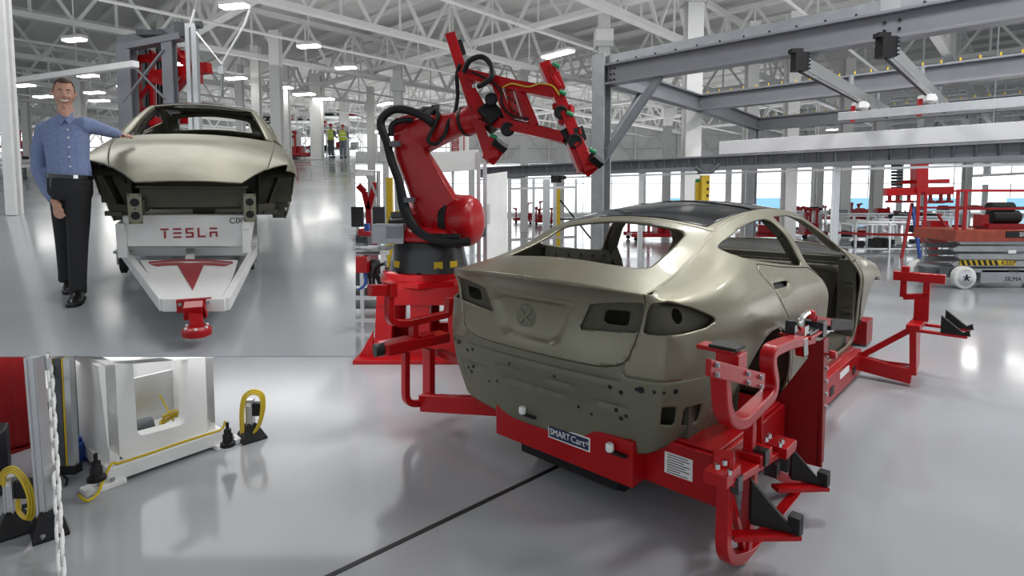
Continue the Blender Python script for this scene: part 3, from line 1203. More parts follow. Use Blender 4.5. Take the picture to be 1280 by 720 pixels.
    b.bar(ta + Vector((.03, .05, .0)), L(1012, 445, 1, YH) + Vector((.03, .05, 0)), .05, .07)
    b.build('clamp_table', M['red'], c, .003)
    b = MB()
    b.box(ta + Vector((.02, .04, .026)), (.22, .15, .016))
    b.box(ta + Vector((.15, .0, .02)), (.08, .10, .09))
    b.box(ta + Vector((-.04, .07, .06)), (.08, .06, .06))
    b.build('clamp_block', M['blackgloss'], c, .004)
    b = MB()
    q0 = L(1001, 412, 1, YH)
    b.tube(spline([q0, L(1000, 402, 1, YH), L(1004, 395, 1, YH), L(1010, 391, 1, YH)], 4), .016, 8)
    b.tube(spline([q0, L(1005, 408, 1, YH), L(1015, 411, 1, YH), L(1022, 410, 1, YH)], 4), .012, 8)
    b.box(q0 + Vector((.02, 0, -.005)), (.07, .05, .05))
    b.build('toggle_lever', M['chrome'], c, smooth=40)
    b = MB()
    b.lathe(L(1013, 394, 1, YH), (-.1, 0, 1), [(.012, -.02), (.028, -.015), (.032, .01), (.022, .028), (.005, .033)], 14)
    b.build('lever_knob', M['red'], c, smooth=50)
    b = MB()
    b.bar(L(1018, 400, 1, YH), L(1052, 405, 1, YH + .12), .03, .05)
    b.build('clamp_arm', M['red'], c, .003)
    b = MB()
    b.bar(L(1030, 405, 1, YH + .08), L(1057, 405, 1, YH + .08), .09, .075)
    b.build('clamp_jaw', M['black'], c, .006)
    b = MB()
    for k in (0, .03):
        b.cyl(L(1005, 424, 1, YH - .03) + Vector((k, 0, 0)), L(1006, 444, 1, YH - .03) + Vector((k, 0, 0)), .010, 8)
    b.build('guide_rod', M['chrome'], c, smooth=40)
    # lower frame hanging off the side box
    YU = -1.15
    flat_tube(rounded([L(908, 572, 1, YU), L(903, 700, 1, YU), L(935, 692, 1, YU), L(1003, 610, 1, YU), L(998, 603, 1, YU)], .12, 7), .05, .055, (0, 1, 0)).build('lower_frame', M['red'], c, .006, 40)
    b = MB()
    b.bar(L(940, 578, 1, YU), L(931, 688, 1, YU), .05, .05, (0, 1, 0))
    b.bar(L(905, 590, 1, YU), L(930, 690, 1, YU), .03, .03, (0, 1, 0))
    b.bar(L(995, 606, 1, YU), L(930, 570, 1, YU + .12), .05, .05)
    b.bar(L(905, 578, 1, YU), Vector((-.66, -1.0, .17)), .08, .10)
    b.build('frame_brace', M['red'], c, .004)
    b = MB()
    for (xa, ya), (xb, yb), dy in (((893, 590), (912, 593), 0), ((928, 565), (960, 570), 0), ((950, 552), (985, 560), -.03)):
        p = (L(xa, ya, 1, YU) + L(xb, yb, 1, YU)) / 2 + Vector((0, dy, 0))
        b.box(p, (.15, .10, .055))
    b.bar(L(905, 600, 1, YU), L(985, 552, 1, YU), .09, .035)
    b.bar(L(938, 520, 1, YU + .02), L(936, 572, 1, YU + .02), .045, .045)
    b.bar(L(950, 496, 1, YU + .02), L(950, 560, 1, YU + .04), .025, .06)
    cb = b.build('clamp_beam', M['red'], c, .004)
    for px, py in ((897, 583), (912, 590), (906, 578), (958, 549), (975, 556), (962, 545), (978, 552)):
        b = MB()
        p = L(px, py, 1, YU - .05)
        b.cyl(p - Vector((0, 0, .01)), p + Vector((0, 0, .01)), .010, 8)
        b.build('bolt', M['chrome'], cb)
    b = MB()
    for px, py in ((917, 603), (965, 585), (978, 578), (951, 570)):
        b.box(L(px, py, 1, YU - .03), (.05, .06, .07))
    b.build('clamp_spacer', M['blackgloss'], c, kind='stuff')
    for (ax_, ay_), s in (((940, 602), 1), ((990, 560), .85)):
        b = MB()
        p0 = L(ax_, ay_, 1, YU - .05)
        top, bl, br = p0, p0 + Vector((0, 0, -.20 * s)), p0 + Vector((.10 * s, -.16 * s, -.22 * s))
        b.plate([top, bl, br], (.05 * s, .03 * s, 0))
        b.box(br + Vector((.02, .01, .03)), (.06, .05, .09 * s))
        b.build('stop_wedge', M['black'], c, .003)
        b = MB()
        b.bar(bl + Vector((-.12, .04, -.012)), br + Vector((.02, 0, -.012)), .06, .02)
        b.build('wedge_bar', M['red'], c)
    # ---- front right arm reaching out from the bed
    XA = 2.62
    b = MB()
    b.bar((XA, -.90, -.02), L(1140, 470, 0, XA), .09, .13)
    b.bar((XA, -.94, .03), L(1138, 412, 0, XA), .05, .035, (1, 0, 0))
    p0, p1 = L(1142, 468, 0, XA), L(1142, 412, 0, XA)
    b.bar(p0, p1, .05, .09, (1, 0, 0))
    b.plate([p0, p1, p1 + Vector((.25, 0, 0)), p0 + Vector((.16, 0, .06))], (0, -.02, 0))
    b.bar(p0 + Vector((0, .35, .06)), p0 + Vector((0, 0, .08)), .02, .02)
    b.build('outrigger', M['red'], c, .004)
    b = MB()
    b.bar(p1 + Vector((-.05, 0, .02)), p1 + Vector((.50, 0, .02)), .10, .05)
    b.bar(p1 + Vector((.25, 0, .04)), p1 + Vector((.25, 0, .24)), .05, .07)
    b.bar(p1 + Vector((.25, .12, .24)), p1 + Vector((.25, -.06, .27)), .05, .05)
    b.bar(p1 + Vector((.25, .12, .24)), p1 + Vector((.25, .12, .43)), .05, .05)
    b.bar(p1 + Vector((.25, -.05, .04)), p1 + Vector((.25, -.05, .46)), .05, .05)
    b.bar(p1 + Vector((.25, .20, .43)), p1 + Vector((.25, -.18, .43)), .07, .08)
    b.box(p1 + Vector((.25, .11, .49)), (.06, .06, .06))
    b.build('arm_bracket', M['red'], c, .004)
    for dx in (.06, .38):
        b = MB()
        p = p1 + Vector((dx, -.16, .02))
        b.plate([p + Vector((0, -.02, .12)), p + Vector((0, -.02, -.03)), p + Vector((0, -.22, -.03)), p + Vector((0, -.21, .02)), p + Vector((0, -.17, -.005))], (.04, 0, 0))
        b.build('stop_wedge', M['black'], c)
        b = MB()
        b.bar(p + Vector((.02, .16, -.04)), p + Vector((.02, -.20, -.04)), .05, .02)
        b.build('wedge_bar', M['red'], c)
    # far box at the cart's nose
    q = [L(1085, 386, 0, 3.95), L(1106, 384, 0, 3.95), L(1112, 420, 0, 3.95), L(1085, 416, 0, 3.95)]
    b = MB()
    b.box((3.95, -.62, .0), (.30, .30, .26))
    b.bar((2.6, -.60, 0), (3.9, -.60, -.02), .16, .12)
    b.build('nose_box', M['darkred'], c, .004)
    b = MB()
    b.box((2.0, -.953, .03), (.30, .005, .05))
    b.build('side_label', M['label'], c, label='small white label on the bed side')
    b = MB()
    for x_ in (1.35, 1.62, 2.35):
        b.box((x_, -.952, -.03), (.10, .006, .07))
    b.build('bed_slot', M['black'], c, kind='stuff')
    # ---- left arm: lower loop, arm and upper hoop, at the far side of the tail
    YL = 1.15
    flat_tube(rounded([L(507, 440, 1, YL), L(507, 505, 1, YL), L(530, 504, 1, YL), L(553, 497, 1, YL)], .10, 7), .045, .05, (0, 1, 0)).build('lower_frame', M['red'], c, .005, 40)
    b = MB()
    b.bar(L(536, 436, 1, YL), L(536, 500, 1, YL), .05, .09, (0, 1, 0))
    b.bar(L(527, 503, 1, YL), Vector((-.60, .30, .13)), .06, .12)
    b.bar(L(548, 440, 1, YL), Vector((-.70, .45, .33)), .06, .05)
    b.build('frame_brace', M['red'], c, .005)
    b = MB()
    b.bar(L(478, 437, 1, YL), L(556, 420, 1, YL), .13, .07)
    b.box(L(497, 432, 1, YL), (.24, .14, .08))
    b.box(L(530, 422, 1, YL), (.12, .10, .06))
    b.build('clamp_beam', M['red'], c, .005)
    b = MB()
    p = L(478, 437, 1, YL)
    b.cyl(p + Vector((-.05, .02, 0)), p + Vector((.03, 0, 0)), .045, 14)
    b.build('stop_wedge', M['black'], c, smooth=40)
    ring = rounded([L(487, 360, 1, YL), L(486, 402, 1, YL), L(505, 405, 1, YL), L(553, 394, 1, YL), L(560, 392, 1, YL), L(562, 372, 1, YL)], .14, 7)
    flat_tube(ring, .05, .06, (0, 1, 0)).build('hoop', M['red'], c, .006, 40)
    b = MB()
    b.bar(L(462, 363, 1, YL), L(492, 362, 1, YL), .06, .075)
    b.bar(L(517, 402, 1, YL), L(517, 430, 1, YL), .05, .06, (0, 1, 0))
    b.box(L(488, 362, 1, YL), (.06, .09, .10))
    b.build('rest_block', M['red'], c, .005)
    return c


cart = make_cart()
cart.location = (CM @ Vector((0, 0, -.155)))
cart.rotation_euler = (0, 0, CYAW)

# ================================================================ steel frame, rails and the long conveyor overhead
def gantry():
    ZB = 3.5                                                # underside of the beams
    t = thing('steel_gantry', 'grey bolted steel frame with heavy overhead beams behind the car', 'gantry', at(752, 262, 9.3) * 1)
    t.location.z = 0
    a0 = on_z(760, 107, ZB)
    # three beams going to the right, and the cross beams that join their left ends
    ends = [a0, on_z(873, 139, ZB), on_z(947, 163, ZB)]
    dB = -DB
    hs = .34
    for i, (p, ln) in enumerate(zip(ends, (11, 13, 14))):
        q = p + dB * ln
        b = MB()
        up = Vector((0, 0, hs / 2))
        b.ibeam(p + up, q + up, .22, hs, .035)
        bm_ = b.build('beam', M['bluegrey'], t, .003)
        if i == 0:
            b = MB()
            b.bar(p + Vector((0, 0, hs + .075)), q + Vector((0, 0, hs + .075)), .05, .15)
            fp = b.build('galvanised_rail', M['galv'], t)
            n = Vector((DA.x, DA.y, 0)) * -.03
            b = MB()
            for k_ in range(int(ln / .34)):
                c = p + dB * (.2 + k_ * .34) + Vector((0, 0, hs + .03)) + n
                b.cyl(c - n * .2, c + n * .2, .016, 8)
            for s_ in (.0, .11):
                for z_ in (.08, .17, .26):
                    c = p + dB * (.07 + s_ * .6) + Vector((0, 0, z_)) + Vector((DA.x, DA.y, 0)) * -.03
                    b.cyl(c, c + n * .4, .016, 8)
            for k_ in (3.9, 4.05):
                for z_ in (.12, .22):
                    c = p + dB * k_ + Vector((0, 0, z_)) + Vector((DA.x, DA.y, 0)) * -.03
                    b.cyl(c, c + n * .4, .018, 8)
            b.build('bolt_row', M['black'], fp, kind='stuff')
            b = MB()
            c = p + dB * 3.95 + Vector((0, 0, hs + .09)) + n * 1.1
            b.bar(c - dB * .10, c + dB * .10, .012, .16)
            b.build('splice_plate', M['alu'], fp)
        else:
            b = MB()
            for k_ in range(int(ln / .25)):
                c = p + dB * (.2 + k_ * .25) + Vector((0, 0, hs + .02))
                b.bar(c, c + Vector((0, 0, .05)), .02, .02)
            b.build('clip_row', M['yellow'], bm_, kind='stuff')
    for p, q in ((ends[0], ends[1]), (ends[1], ends[2])):
        b = MB()
        b.ibeam(p + Vector((0, 0, hs / 2)), q + Vector((0, 0, hs / 2)), .20, hs, .035)
        b.build('cross_beam', M['bluegrey'], t, .003)
    # posts
    for p, w, nm in ((ends[0], .24, 'post'), (ends[2], .22, 'post')):
        b = MB()
        p = p - dB * .12
        b.ibeam((p.x, p.y, 0), (p.x, p.y, ZB + hs + (.18 if p.x < 2 else 0)), w, w, .035, (DA.x, DA.y, 0))
        b.box((p.x, p.y, .015), (.4, .4, .03))
        b.build(nm, M['galv'], t, .003)
    b = MB()
    p = ends[0] - dB * .1
    b.bar((p.x, p.y, 2.25), ends[0] + dB * .95 + Vector((0, 0, .02)), .08, .12)
    b.build('brace', M['bluegrey'], t, .003)
    b = MB()
    b.bar((p.x, p.y, 2.35), ends[0] + DA * 1.1 + Vector((0, 0, .02)), .08, .10)
    b.build('brace', M['bluegrey'], t, .003)
    return t, ends, hs


gan, gends, ghs = gantry()
# two aluminium rails with black end heads, hanging under the beams
for (x0, y0), (x1, y1), lab in (((1000, 78), (1150, 186), 'aluminium crane rail with black end head, first from the steel post'), ((1108, 60), (1240, 202), 'aluminium crane rail with black end head, second from the steel post')):
    p = on_z(x0, y0, 3.30)
    q = p + DA * 5.6
    t = thing('crane_rail', lab, 'rail', p, 'aluminium crane rails')
    b = MB()
    b.bar(p, q, .10, .16)
    b.bar(p + Vector((0, 0, -.095)), q + Vector((0, 0, -.095)), .05, .03)
    b.build('rail', M['alu'], t, .004)
    b = MB()
    b.bar(p + Vector((0, 0, -.115)), q + Vector((0, 0, -.115)), .03, .015)
    b.build('running_strip', M['black'], t)
    b = MB()
    b.box(p - DA * .02 + Vector((0, 0, .0)), (.16, .14, .22))
    for k_ in range(5):
        b.box(p - DA * .02 + Vector((.085, 0, -.09 + k_ * .045)), (.03, .16, .015))
    b.box(p - DA * .02 + Vector((-.05, 0, .13)), (.14, .10, .05))
    b.build('end_head', M['black'], t)
    b = MB()
    for s_ in (.6, 2.6, 4.6):
        c = p + DA * s_
        b.bar(c + Vector((0, 0, .06)), c + Vector((0, 0, .24)), .05, .05)
    b.build('hanger', M['galv'], t)
    c = p + DA * 3.2
    b = MB()
    b.box(c + Vector((0, 0, -.15)), (.14, .2, .10))
    b.cyl(c + Vector((.02, 0, -.14)), c + Vector((.14, .06, -.16)), .07, 14)
    b.build('trolley', M['label'], t, .004)
    b = MB()
    b.bar(c + Vector((-.10, 0, -.16)), c + Vector((-.10, 0, -.42)), .05, .05)
    b.build('trolley_hook', M['red'], t)
# thin cross rail
p = on_z(1048, 146, 2.95)
b = MB()
b.bar(p, p - DB * 9, .06, .13)
cr_ = tag(b.build('cross_rail', M['alu'], bevel=.003), 'thin grey rail crossing under the two crane rails', 'rail')
b = MB()
c = p - DB * 4.1 + Vector((0, 0, .02)) - DA * .035
b.bar(c, c - DB * .75, .006, .07)
lb = b.build('name_strip', M['black'], cr_, label='black name strip with a red block')
b = MB()
b.bar(c - DB * .42 - DA * .004, c - DB * .50 - DA * .004, .004, .06)
b.build('red_block', M['red'], lb)
b = MB()
for k_ in range(9):
    if k_ != 4:
        e_ = c - DB * (.05 + .08 * k_) - DA * .004
        b.bar(e_, e_ - DB * .04, .004, .045)
b.build('print', M['galv'], lb, kind='stuff')
# long conveyor rail with white panel
ZC = 2.14
p = on_z(603, 222, ZC)
q = p - DB * 16
t = thing('overhead_conveyor', 'long grey overhead conveyor rail with a white panel behind the car', 'conveyor', p)
b = MB()
b.bar(p + Vector((0, 0, .03)), q + Vector((0, 0, .03)), .16, .07)
b.bar(p + Vector((0, 0, .25)), q + Vector((0, 0, .25)), .16, .03)
b.bar(p + DA * .07 + Vector((0, 0, .14)), q + DA * .07 + Vector((0, 0, .14)), .02, .2)
b.build('rail', M['bluegrey'], t, .002)
b = MB()
for i in range(62):
    c = p - DB * (.2 + i * .25) - DA * .05 + Vector((0, 0, .15))
    b.bar(c - Vector((0, 0, .08)), c + Vector((0, 0, .08)), .012, .05)
b.build('rib', M['darkgrey'], t, kind='stuff')
b = MB()
b.bar(p - DA * .10 + Vector((0, 0, -.06)), q - DA * .10 + Vector((0, 0, -.06)), .035, .035)
b.build('cable_pipe', M['alu'], t)
pp = p
while True:
    r_ = pp - O
    if 640 + F * r_.x / r_.y > 895:
        break
    pp = pp - DB * .1
b = MB()
b.bar(pp + Vector((0, 0, .40)), q + Vector((0, 0, .40)), .08, .24)
b.build('white_panel', M['panelgrey'], t, .004)
# its return along the other hall axis, and its posts
b = MB()
b.bar(p + Vector((0, 0, .12)), p + DA * 1.6 + Vector((0, 0, .12)), .14, .22)
b.build('end_rail', M['darkgrey'], t)
for s_ in (0.05, 4.6, 8.2):
    c = p - DB * s_ + DA * .12
    b = MB()
    b.bar((c.x, c.y, 0), (c.x, c.y, ZC + .2), .09, .09, (0, 1, 0))
    b.build('post', M['alu'], t, .003)

# ================================================================ the red robot with its lifting frame
def make_robot():
    YR = 6.0
    s = YR / F

    def P(px, py, dy=0):
        return at(px, py, YR + dy)
    base = P(533, 440)
    cx = base.x
    t = thing('robot_arm', 'large red industrial robot holding a red suction frame behind the car', 'robot', (cx, YR, 0))
    zt = P(533, 346).z
    # pedestal with window openings
    b = MB()
    w0, w1 = .47, .43
    for sx in (-1, 0, 1):
        for sy in (-1, 1):
            b.bar((cx + sx * w0 * .82, YR + sy * w0 * .8, 0), (cx + sx * w1 * .82, YR + sy * w1 * .8, zt - .06), .17 if sx else .2, .08, (0, 1, 0))
    for sx in (-1, 1):
        b.bar((cx + sx * w0 * .95, YR, 0), (cx + sx * w1 * .92, YR, zt - .06), .06, .2, (0, 1, 0))
    for sy in (-1, 1):
        b.box((cx, YR + sy * w0 * .8, zt - .14), (w1 * 1.95, .09, .18))
        b.box((cx, YR + sy * w0 * .8, .10), (w0 * 1.98, .09, .22))
    for sx in (-1, 1):
        b.box((cx + sx * w1 * .9, YR, zt - .14), (.09, w1 * 1.7, .18))
        b.box((cx + sx * w0 * .93, YR, .10), (.09, w0 * 1.7, .22))
    b.box((cx, YR + .0, .35), (.06, .75, .6))
    b.build('pedestal', M['red'], t, .006)
    b = MB()
    b.box((cx, YR, .02), (1.28, 1.15, .04))
    for sx in (-1, 1):
        for sy in (-1, 1):
            b.plate([(cx + sx * .48, YR + sy * .42, .04), (cx + sx * .62, YR + sy * .42, .04), (cx + sx * .47, YR + sy * .42, .30)], (0, .03, 0))
    b.build('foot_plate', M['red'], t, .004)
    b = MB()
    b.lathe((cx, YR, zt - .07), (0, 0, 1), [(.46, 0), (.49, .02), (.49, .07), (.45, .09)], 8)
    b.lathe((cx, YR, zt + .01), (0, 0, 1), [(.45, 0), (.45, .07), (.43, .08)], 32)
    fl = b.build('top_flange', M['red'], t, smooth=40)
    b = MB()
    for a in range(12):
        x_, y_ = .42 * math.cos(a * .5236), .42 * math.sin(a * .5236)
        b.cyl((cx + x_, YR + y_, zt + .05), (cx + x_, YR + y_, zt + .10), .022, 6)
    b.build('flange_bolt', M['black'], fl, kind='stuff')
    # black turret
    zd = P(540, 300).z
    b = MB()
    b.lathe((cx + .04, YR, zt + .08), (0, 0, 1), [(.43, 0), (.42, .05), (.385, .2), (.37, zd - zt - .10), (.36, zd - zt - .08)], 36)
    tr = b.build('turret', M['blackgloss'], t, smooth=40)
    for a in (-2.35, -.78, -1.2):
        b = MB()
        c = Vector((cx + .04 + .41 * math.cos(a), YR + .41 * math.sin(a), zt + .16))
        b.box(c, (.09, .012, .09), Matrix.Rotation(a + math.pi / 2, 3, 'Z'))
        b.build('warning_label', M['yellow'], tr, label='small yellow warning label')
    # rotating column disc
    b = MB()
    zr = P(540, 288).z
    b.lathe((cx + .06, YR, zd), (0, 0, 1), [(.36, 0), (.40, .015), (.40, .06), (.36, zr - zd + .02), (.28, zr - zd + .05)], 36)
    b.box((cx + .04, YR, zr + .08), (.42, .40, .22))
    b.build('carousel', M['red'], t, .01, 40)
    # shoulder drum, its axis nearly across the view
    sh = P(560, 276)
    ax = Vector((.92, -.38, .02)).normalized()
    b = MB()
    b.lathe(sh - ax * .42, ax, [(.20, 0), (.24, .02), (.24, .22), (.27, .25), (.27, .45)], 36)
    b.build('shoulder_drum', M['red'], t, smooth=40)
    b = MB()
    b.lathe(sh + ax * .03, ax, [(.275, 0), (.285, .01), (.285, .07), (.275, .08)], 36)
    b.build('shoulder_band', M['black'], t, smooth=40)
    b = MB()
    b.lathe(sh + ax * .11, ax, [(.27, 0), (.28, .02), (.27, .16), (.23, .22), (.15, .25), (.02, .255)], 36)
    b.build('shoulder_cap', M['red'], t, smooth=50)
    # motor to the left
    mo = P(505, 282, .05)
    b = MB()
    b.lathe(mo + Vector((-.13, 0, .0)), (1, -.2, 0), [(.11, 0), (.125, .02), (.125, .28), (.14, .29), (.14, .42)], 20)
    b.box(mo + Vector((.0, -.02, .12)), (.24, .16, .06))
    b.build('shoulder_motor', M['blackgloss'], t, .004, 40)
    b = MB()
    b.box(mo + Vector((.02, -.03, .155)), (.20, .15, .012))
    b.build('motor_label', M['yellow'], t, label='yellow label on the motor')
    b = MB()
    b.box(P(487, 292, -.25), (.33, .2, .20))
    b.build('control_box', M['galv'], t, .01)
    b = MB()
    b.box(P(487, 292, -.25) + Vector((.07, -.105, .02)), (.16, .01, .12))
    b.build('box_cover', M['bluegrey'], t, .004)

    # lower arm: a tapering link, swept box with rounded section
    def link_arm(name, pts, ws, ds, nrm=Vector((0, 1, 0))):
        b = MB()
        vs, fs = [], []
        n = 12
        for i, p in enumerate(pts):
            d = (pts[min(i + 1, len(pts) - 1)] - pts[max(i - 1, 0)]).normalized()
            u = d.cross(nrm).normalized()
            v = u.cross(d)
            for k_ in range(n):
                a = 2 * math.pi * k_ / n + math.pi / n
                ca, sa = math.cos(a), math.sin(a)
                f = (abs(ca) ** 4 + abs(sa) ** 4) ** -.25
                vs.append(p + u * (ca * f * ws[i] / 2) + v * (sa * f * ds[i] / 2))
        for i in range(len(pts) - 1):
            for k_ in range(n):
                l = (k_ + 1) % n
                fs.append((i * n + k_, i * n + l, i * n + n + l, i * n + n + k_))
        fs += [tuple(range(n - 1, -1, -1)), tuple((len(pts) - 1) * n + k_ for k_ in range(n))]
        b.add(vs, fs)
        return b.build(name, M['red'], t, .012, 35)
    q = [P(556, 283, -.12), P(548, 262, -.12), P(531, 225, -.12), P(514, 190, -.12), P(507, 165, -.12)]
    link_arm('lower_arm', q, [.44, .48, .40, .33, .26], [.22, .26, .26, .24, .20])
    # elbow and upper arm
    el = P(513, 166)
    b = MB()
    b.lathe(el - Vector((0, .20, 0)), (0.1, 1, 0), [(.13, 0), (.165, .02), (.165, .34), (.12, .38)], 28)
    b.box(el + Vector((-.03, .1, .02)), (.26, .22, .28))
    b.build('elbow', M['red'], t, .01, 40)
    link_arm('upper_arm', [P(520, 172, -.05), P(545, 163, -.12), P(570, 156, -.2), P(592, 148, -.3)], [.40, .34, .25, .22], [.34, .30, .25, .22])
    b = MB()
    w0_, w1_ = P(578, 153, -.25), P(608, 145, -.4)
    dd = (w1_ - w0_).normalized()
    b.lathe(w0_, dd, [(.135, 0), (.145, .02), (.145, .17), (.12, .2), (.12, .30)], 24)
    b.build('wrist', M['red'], t, smooth=40)
    b = MB()
    b.lathe(w0_ + dd * .03, dd, [(.147, 0), (.152, .005), (.152, .035), (.147, .04)], 24)
    b.build('wrist_ring', M['black'], t, smooth=40)
    # hoses
    for pts, r in (([(545, 158, -.25), (530, 146, -.3), (510, 138, -.3), (492, 137, -.3), (479, 146, -.3), (476, 158, -.3), (483, 176, -.32), (489, 200, -.34), (498, 225, -.34), (504, 248, -.34), (510, 268, -.36), (521, 287, -.4), (538, 298, -.45), (560, 303, -.45), (588, 302, -.42)], .042),
                   ([(489, 170, -.28), (490, 157, -.3), (500, 151, -.3), (515, 150, -.25)], .03),
                   ([(540, 141, -.25), (545, 136, -.25), (548, 145, -.3), (541, 162, -.32), (535, 176, -.34), (545, 180, -.34), (556, 168, -.34), (561, 152, -.3), (568, 143, -.3), (572, 120, -.3), (571, 95, -.35), (575, 80, -.4)], .02),
                   ([(498, 232, -.30), (503, 262, -.32), (512, 280, -.34), (530, 294, -.40), (575, 296, -.42)], .03),
                   ([(580, 90, -.45), (587, 76, -.5), (602, 71, -.5), (613, 80, -.55), (615, 95, -.6), (606, 104, -.6), (598, 108, -.55)], .026)):
        b = MB()
        b.tube(spline([P(*p) for p in pts], 5), r, 10)
        b.build('hose', M['black'], t, smooth=60)
    b = MB()
    for px, py in ((494, 180), (512, 250), (573, 301)):
        b.box(P(px, py, -.36), (.10, .10, .05))
    b.build('hose_clamp', M['darkgrey'], t, kind='stuff')
    b = MB()
    for px, py, w, h in ((534, 146, .10, .12), (527, 141, .08, .06), (545, 138, .08, .10), (538, 136, .16, .03)):
        b.box(P(px, py, -.15), (w, .12, h))
    b.build('valve_block', M['blackgloss'], t, .004)

    # ---- lifting frame
    def G(px, py):                     # the frame's own tilted plane: nearer to the right
        return at(px, py, 5.55 - (px - 610) / 130 * .55)

    def gbar(name, pts, w, d, m='red', lab=None, up=(0, 1, 0)):
        b = MB()
        for p, q in zip(pts, pts[1:]):
            b.bar(G(*p), G(*q), w, d, up)
        return b.build(name, M[m], t, .005, label=lab)
    gbar('frame_upright', [(563, 44), (612, 198)], .13, .10, up=(1, 0, 0))
    gbar('frame_upright', [(680, 80), (737, 214)], .12, .10, up=(1, 0, 0))
    gbar('frame_crossbar', [(578, 92), (640, 107), (700, 118)], .10, .11)
    gbar('frame_crossbar', [(608, 151), (660, 162), (708, 173)], .10, .12)
    gbar('frame_rib', [(619, 104), (638, 155)], .09, .08, up=(1, 0, 0))
    gbar('frame_rib', [(648, 110), (668, 158)], .11, .08, up=(1, 0, 0))
    b = MB()
    b.plate([G(630, 112), G(652, 114), G(662, 152), G(640, 148)], (0, .04, 0))
    pl = b.build('centre_plate', M['red'], t)
    b = MB()
    for k_ in range(6):
        c = G(636 + 4 * (k_ % 3) + k_ // 3 * 3, 122 + 3 * (k_ % 3) + 14 * (k_ // 3))
        b.cyl(c + Vector((0, -.012, 0)), c, .012, 8)
    b.build('plate_hole', M['black'], pl, kind='stuff')
    gbar('strip_lamp', [(629, 110), (642, 113), (653, 150)], .012, .012, 'label', up=(0, 1, 0))
    gbar('cable_track', [(612, 147), (660, 159), (690, 166)], .08, .05, 'black')
    gbar('frame_foot', [(608, 175), (616, 200)], .17, .13, up=(1, 0, 0))
    gbar('foot_arm', [(610, 200), (625, 181)], .10, .14, up=(1, 0, 0))
    gbar('foot_pad', [(622, 184), (627, 178)], .12, .15, 'black', up=(1, 0, 0))
    gbar('frame_foot', [(716, 178), (731, 213)], .13, .12, up=(1, 0, 0))
    gbar('foot_arm', [(729, 214), (745, 200)], .085, .12, up=(1, 0, 0))
    gbar('foot_pad', [(742, 203), (748, 197)], .10, .13, 'black', up=(1, 0, 0))
    gbar('hub_block', [(606, 138), (622, 155)], .22, .18, 'black', up=(1, 0, 0))
    gbar('mount_bracket', [(588, 118), (606, 150)], .20, .12, up=(1, 0, 0))
    for (x0, y0), (x1, y1) in (((694, 92), (702, 112)), ((693, 136), (706, 128)), ((700, 140), (716, 136)), ((700, 152), (712, 150)), ((705, 172), (728, 165)), ((694, 100), (690, 82)), ((722, 188), (735, 192)), ((588, 92), (592, 104)), ((593, 120), (590, 112))):
        gbar('clamp_finger', [(x0, y0), (x1, y1)], .07, .07, up=(1, 0, 0))
    gbar('plate_finger', [(690, 100), (699, 113)], .14, .04, up=(1, 0, 0))
    gbar('sensor_bar', [(694, 82), (697, 110)], .03, .05, 'black', up=(1, 0, 0))
    gbar('corner_block', [(707, 163), (718, 180)], .12, .12, 'black', up=(1, 0, 0))
    gbar('corner_block', [(722, 160), (727, 176)], .07, .09, 'black', up=(1, 0, 0))
    gbar('valve_block', [(572, 52), (577, 68)], .07, .09, 'black', up=(1, 0, 0))
    gbar('valve_block', [(580, 86), (588, 96)], .05, .07, 'black', up=(1, 0, 0))
    for px, py, r in ((611, 125, .062), (631, 162, .066), (696, 141, .062), (713, 176, .064)):
        c = G(px, py)
        b = MB()
        n_ = Vector((.25, -1, -.1)).normalized()
        b.lathe(c + n_ * .05, n_, [(r * .5, 0), (r * .55, .03), (r, .05), (r, .075), (r * .8, .08), (r * .75, .065), (r * .3, .06)], 24)
        b.build('suction_cup', M['black'], t, smooth=40)
    for px, py in ((702, 118), (694, 84), (711, 144), (739, 190), (617, 172)):
        b = MB()
        c = G(px, py) + Vector((0, -.06, 0))
        b.cyl(c + Vector((-.025, 0, .02)), c + Vector((.035, 0, -.01)), .018, 8)
        b.build('green_cap', M['green'], t, label='small green cap')
    b = MB()
    b.tube(spline([G(*p) + Vector((0, -.09, 0)) for p in ((628, 112), (640, 107), (660, 111), (675, 107), (690, 110), (698, 121))], 6), .007, 6)
    b.build('yellow_wire', M['cable'], t)
    b = MB()
    b.tube(spline([G(*p) + Vector((0, -.09, 0)) for p in ((590, 92), (607, 100), (620, 108), (627, 118), (628, 133), (640, 146), (660, 150))], 6), .012, 6)
    b.build('hose', M['black'], t)
    return t


robot = make_robot()

# ================================================================ second car body on its white trailer, on the ramp floor
PH = math.atan((246 - 640) / F)
away = Vector((math.sin(PH), math.cos(PH), 0))
TURN = math.radians(5)
hd2 = Matrix.Rotation(-TURN, 3, 'Z') @ away
FW = Vector((-hd2.x, -hd2.y, -DECKS * hd2.y)).normalized()     # the nose points down the ramp
LF = Vector((0, 0, 1)).cross(FW).normalized()
UPV = FW.cross(LF)
R2 = Matrix((FW, LF, UPV)).transposed()
SC = .87
RAX = 5.65 + 3.4 * SC
nose = away * 5.65
org = nose + hd2 * (3.4 * SC)
org.z = deck_z(org.y)
M2 = Matrix.Translation(org) @ R2.to_4x4()
I2 = M2.inverted()
C2 = I2 @ O
CAR2LIFT = .36


def L2(px, py, ax, val):
    d = I2.to_3x3() @ ray(px, py)
    return C2 + d * ((val - C2[ax]) / d[ax])


car2 = copy_tree(car)
car2.location = org + UPV * CAR2LIFT
car2.rotation_euler = R2.to_euler()
car2.scale = (SC, SC, SC)
tag(car2, 'unpainted olive-grey car body on the white trailer, seen from the front', 'car body', 'bare car bodies')


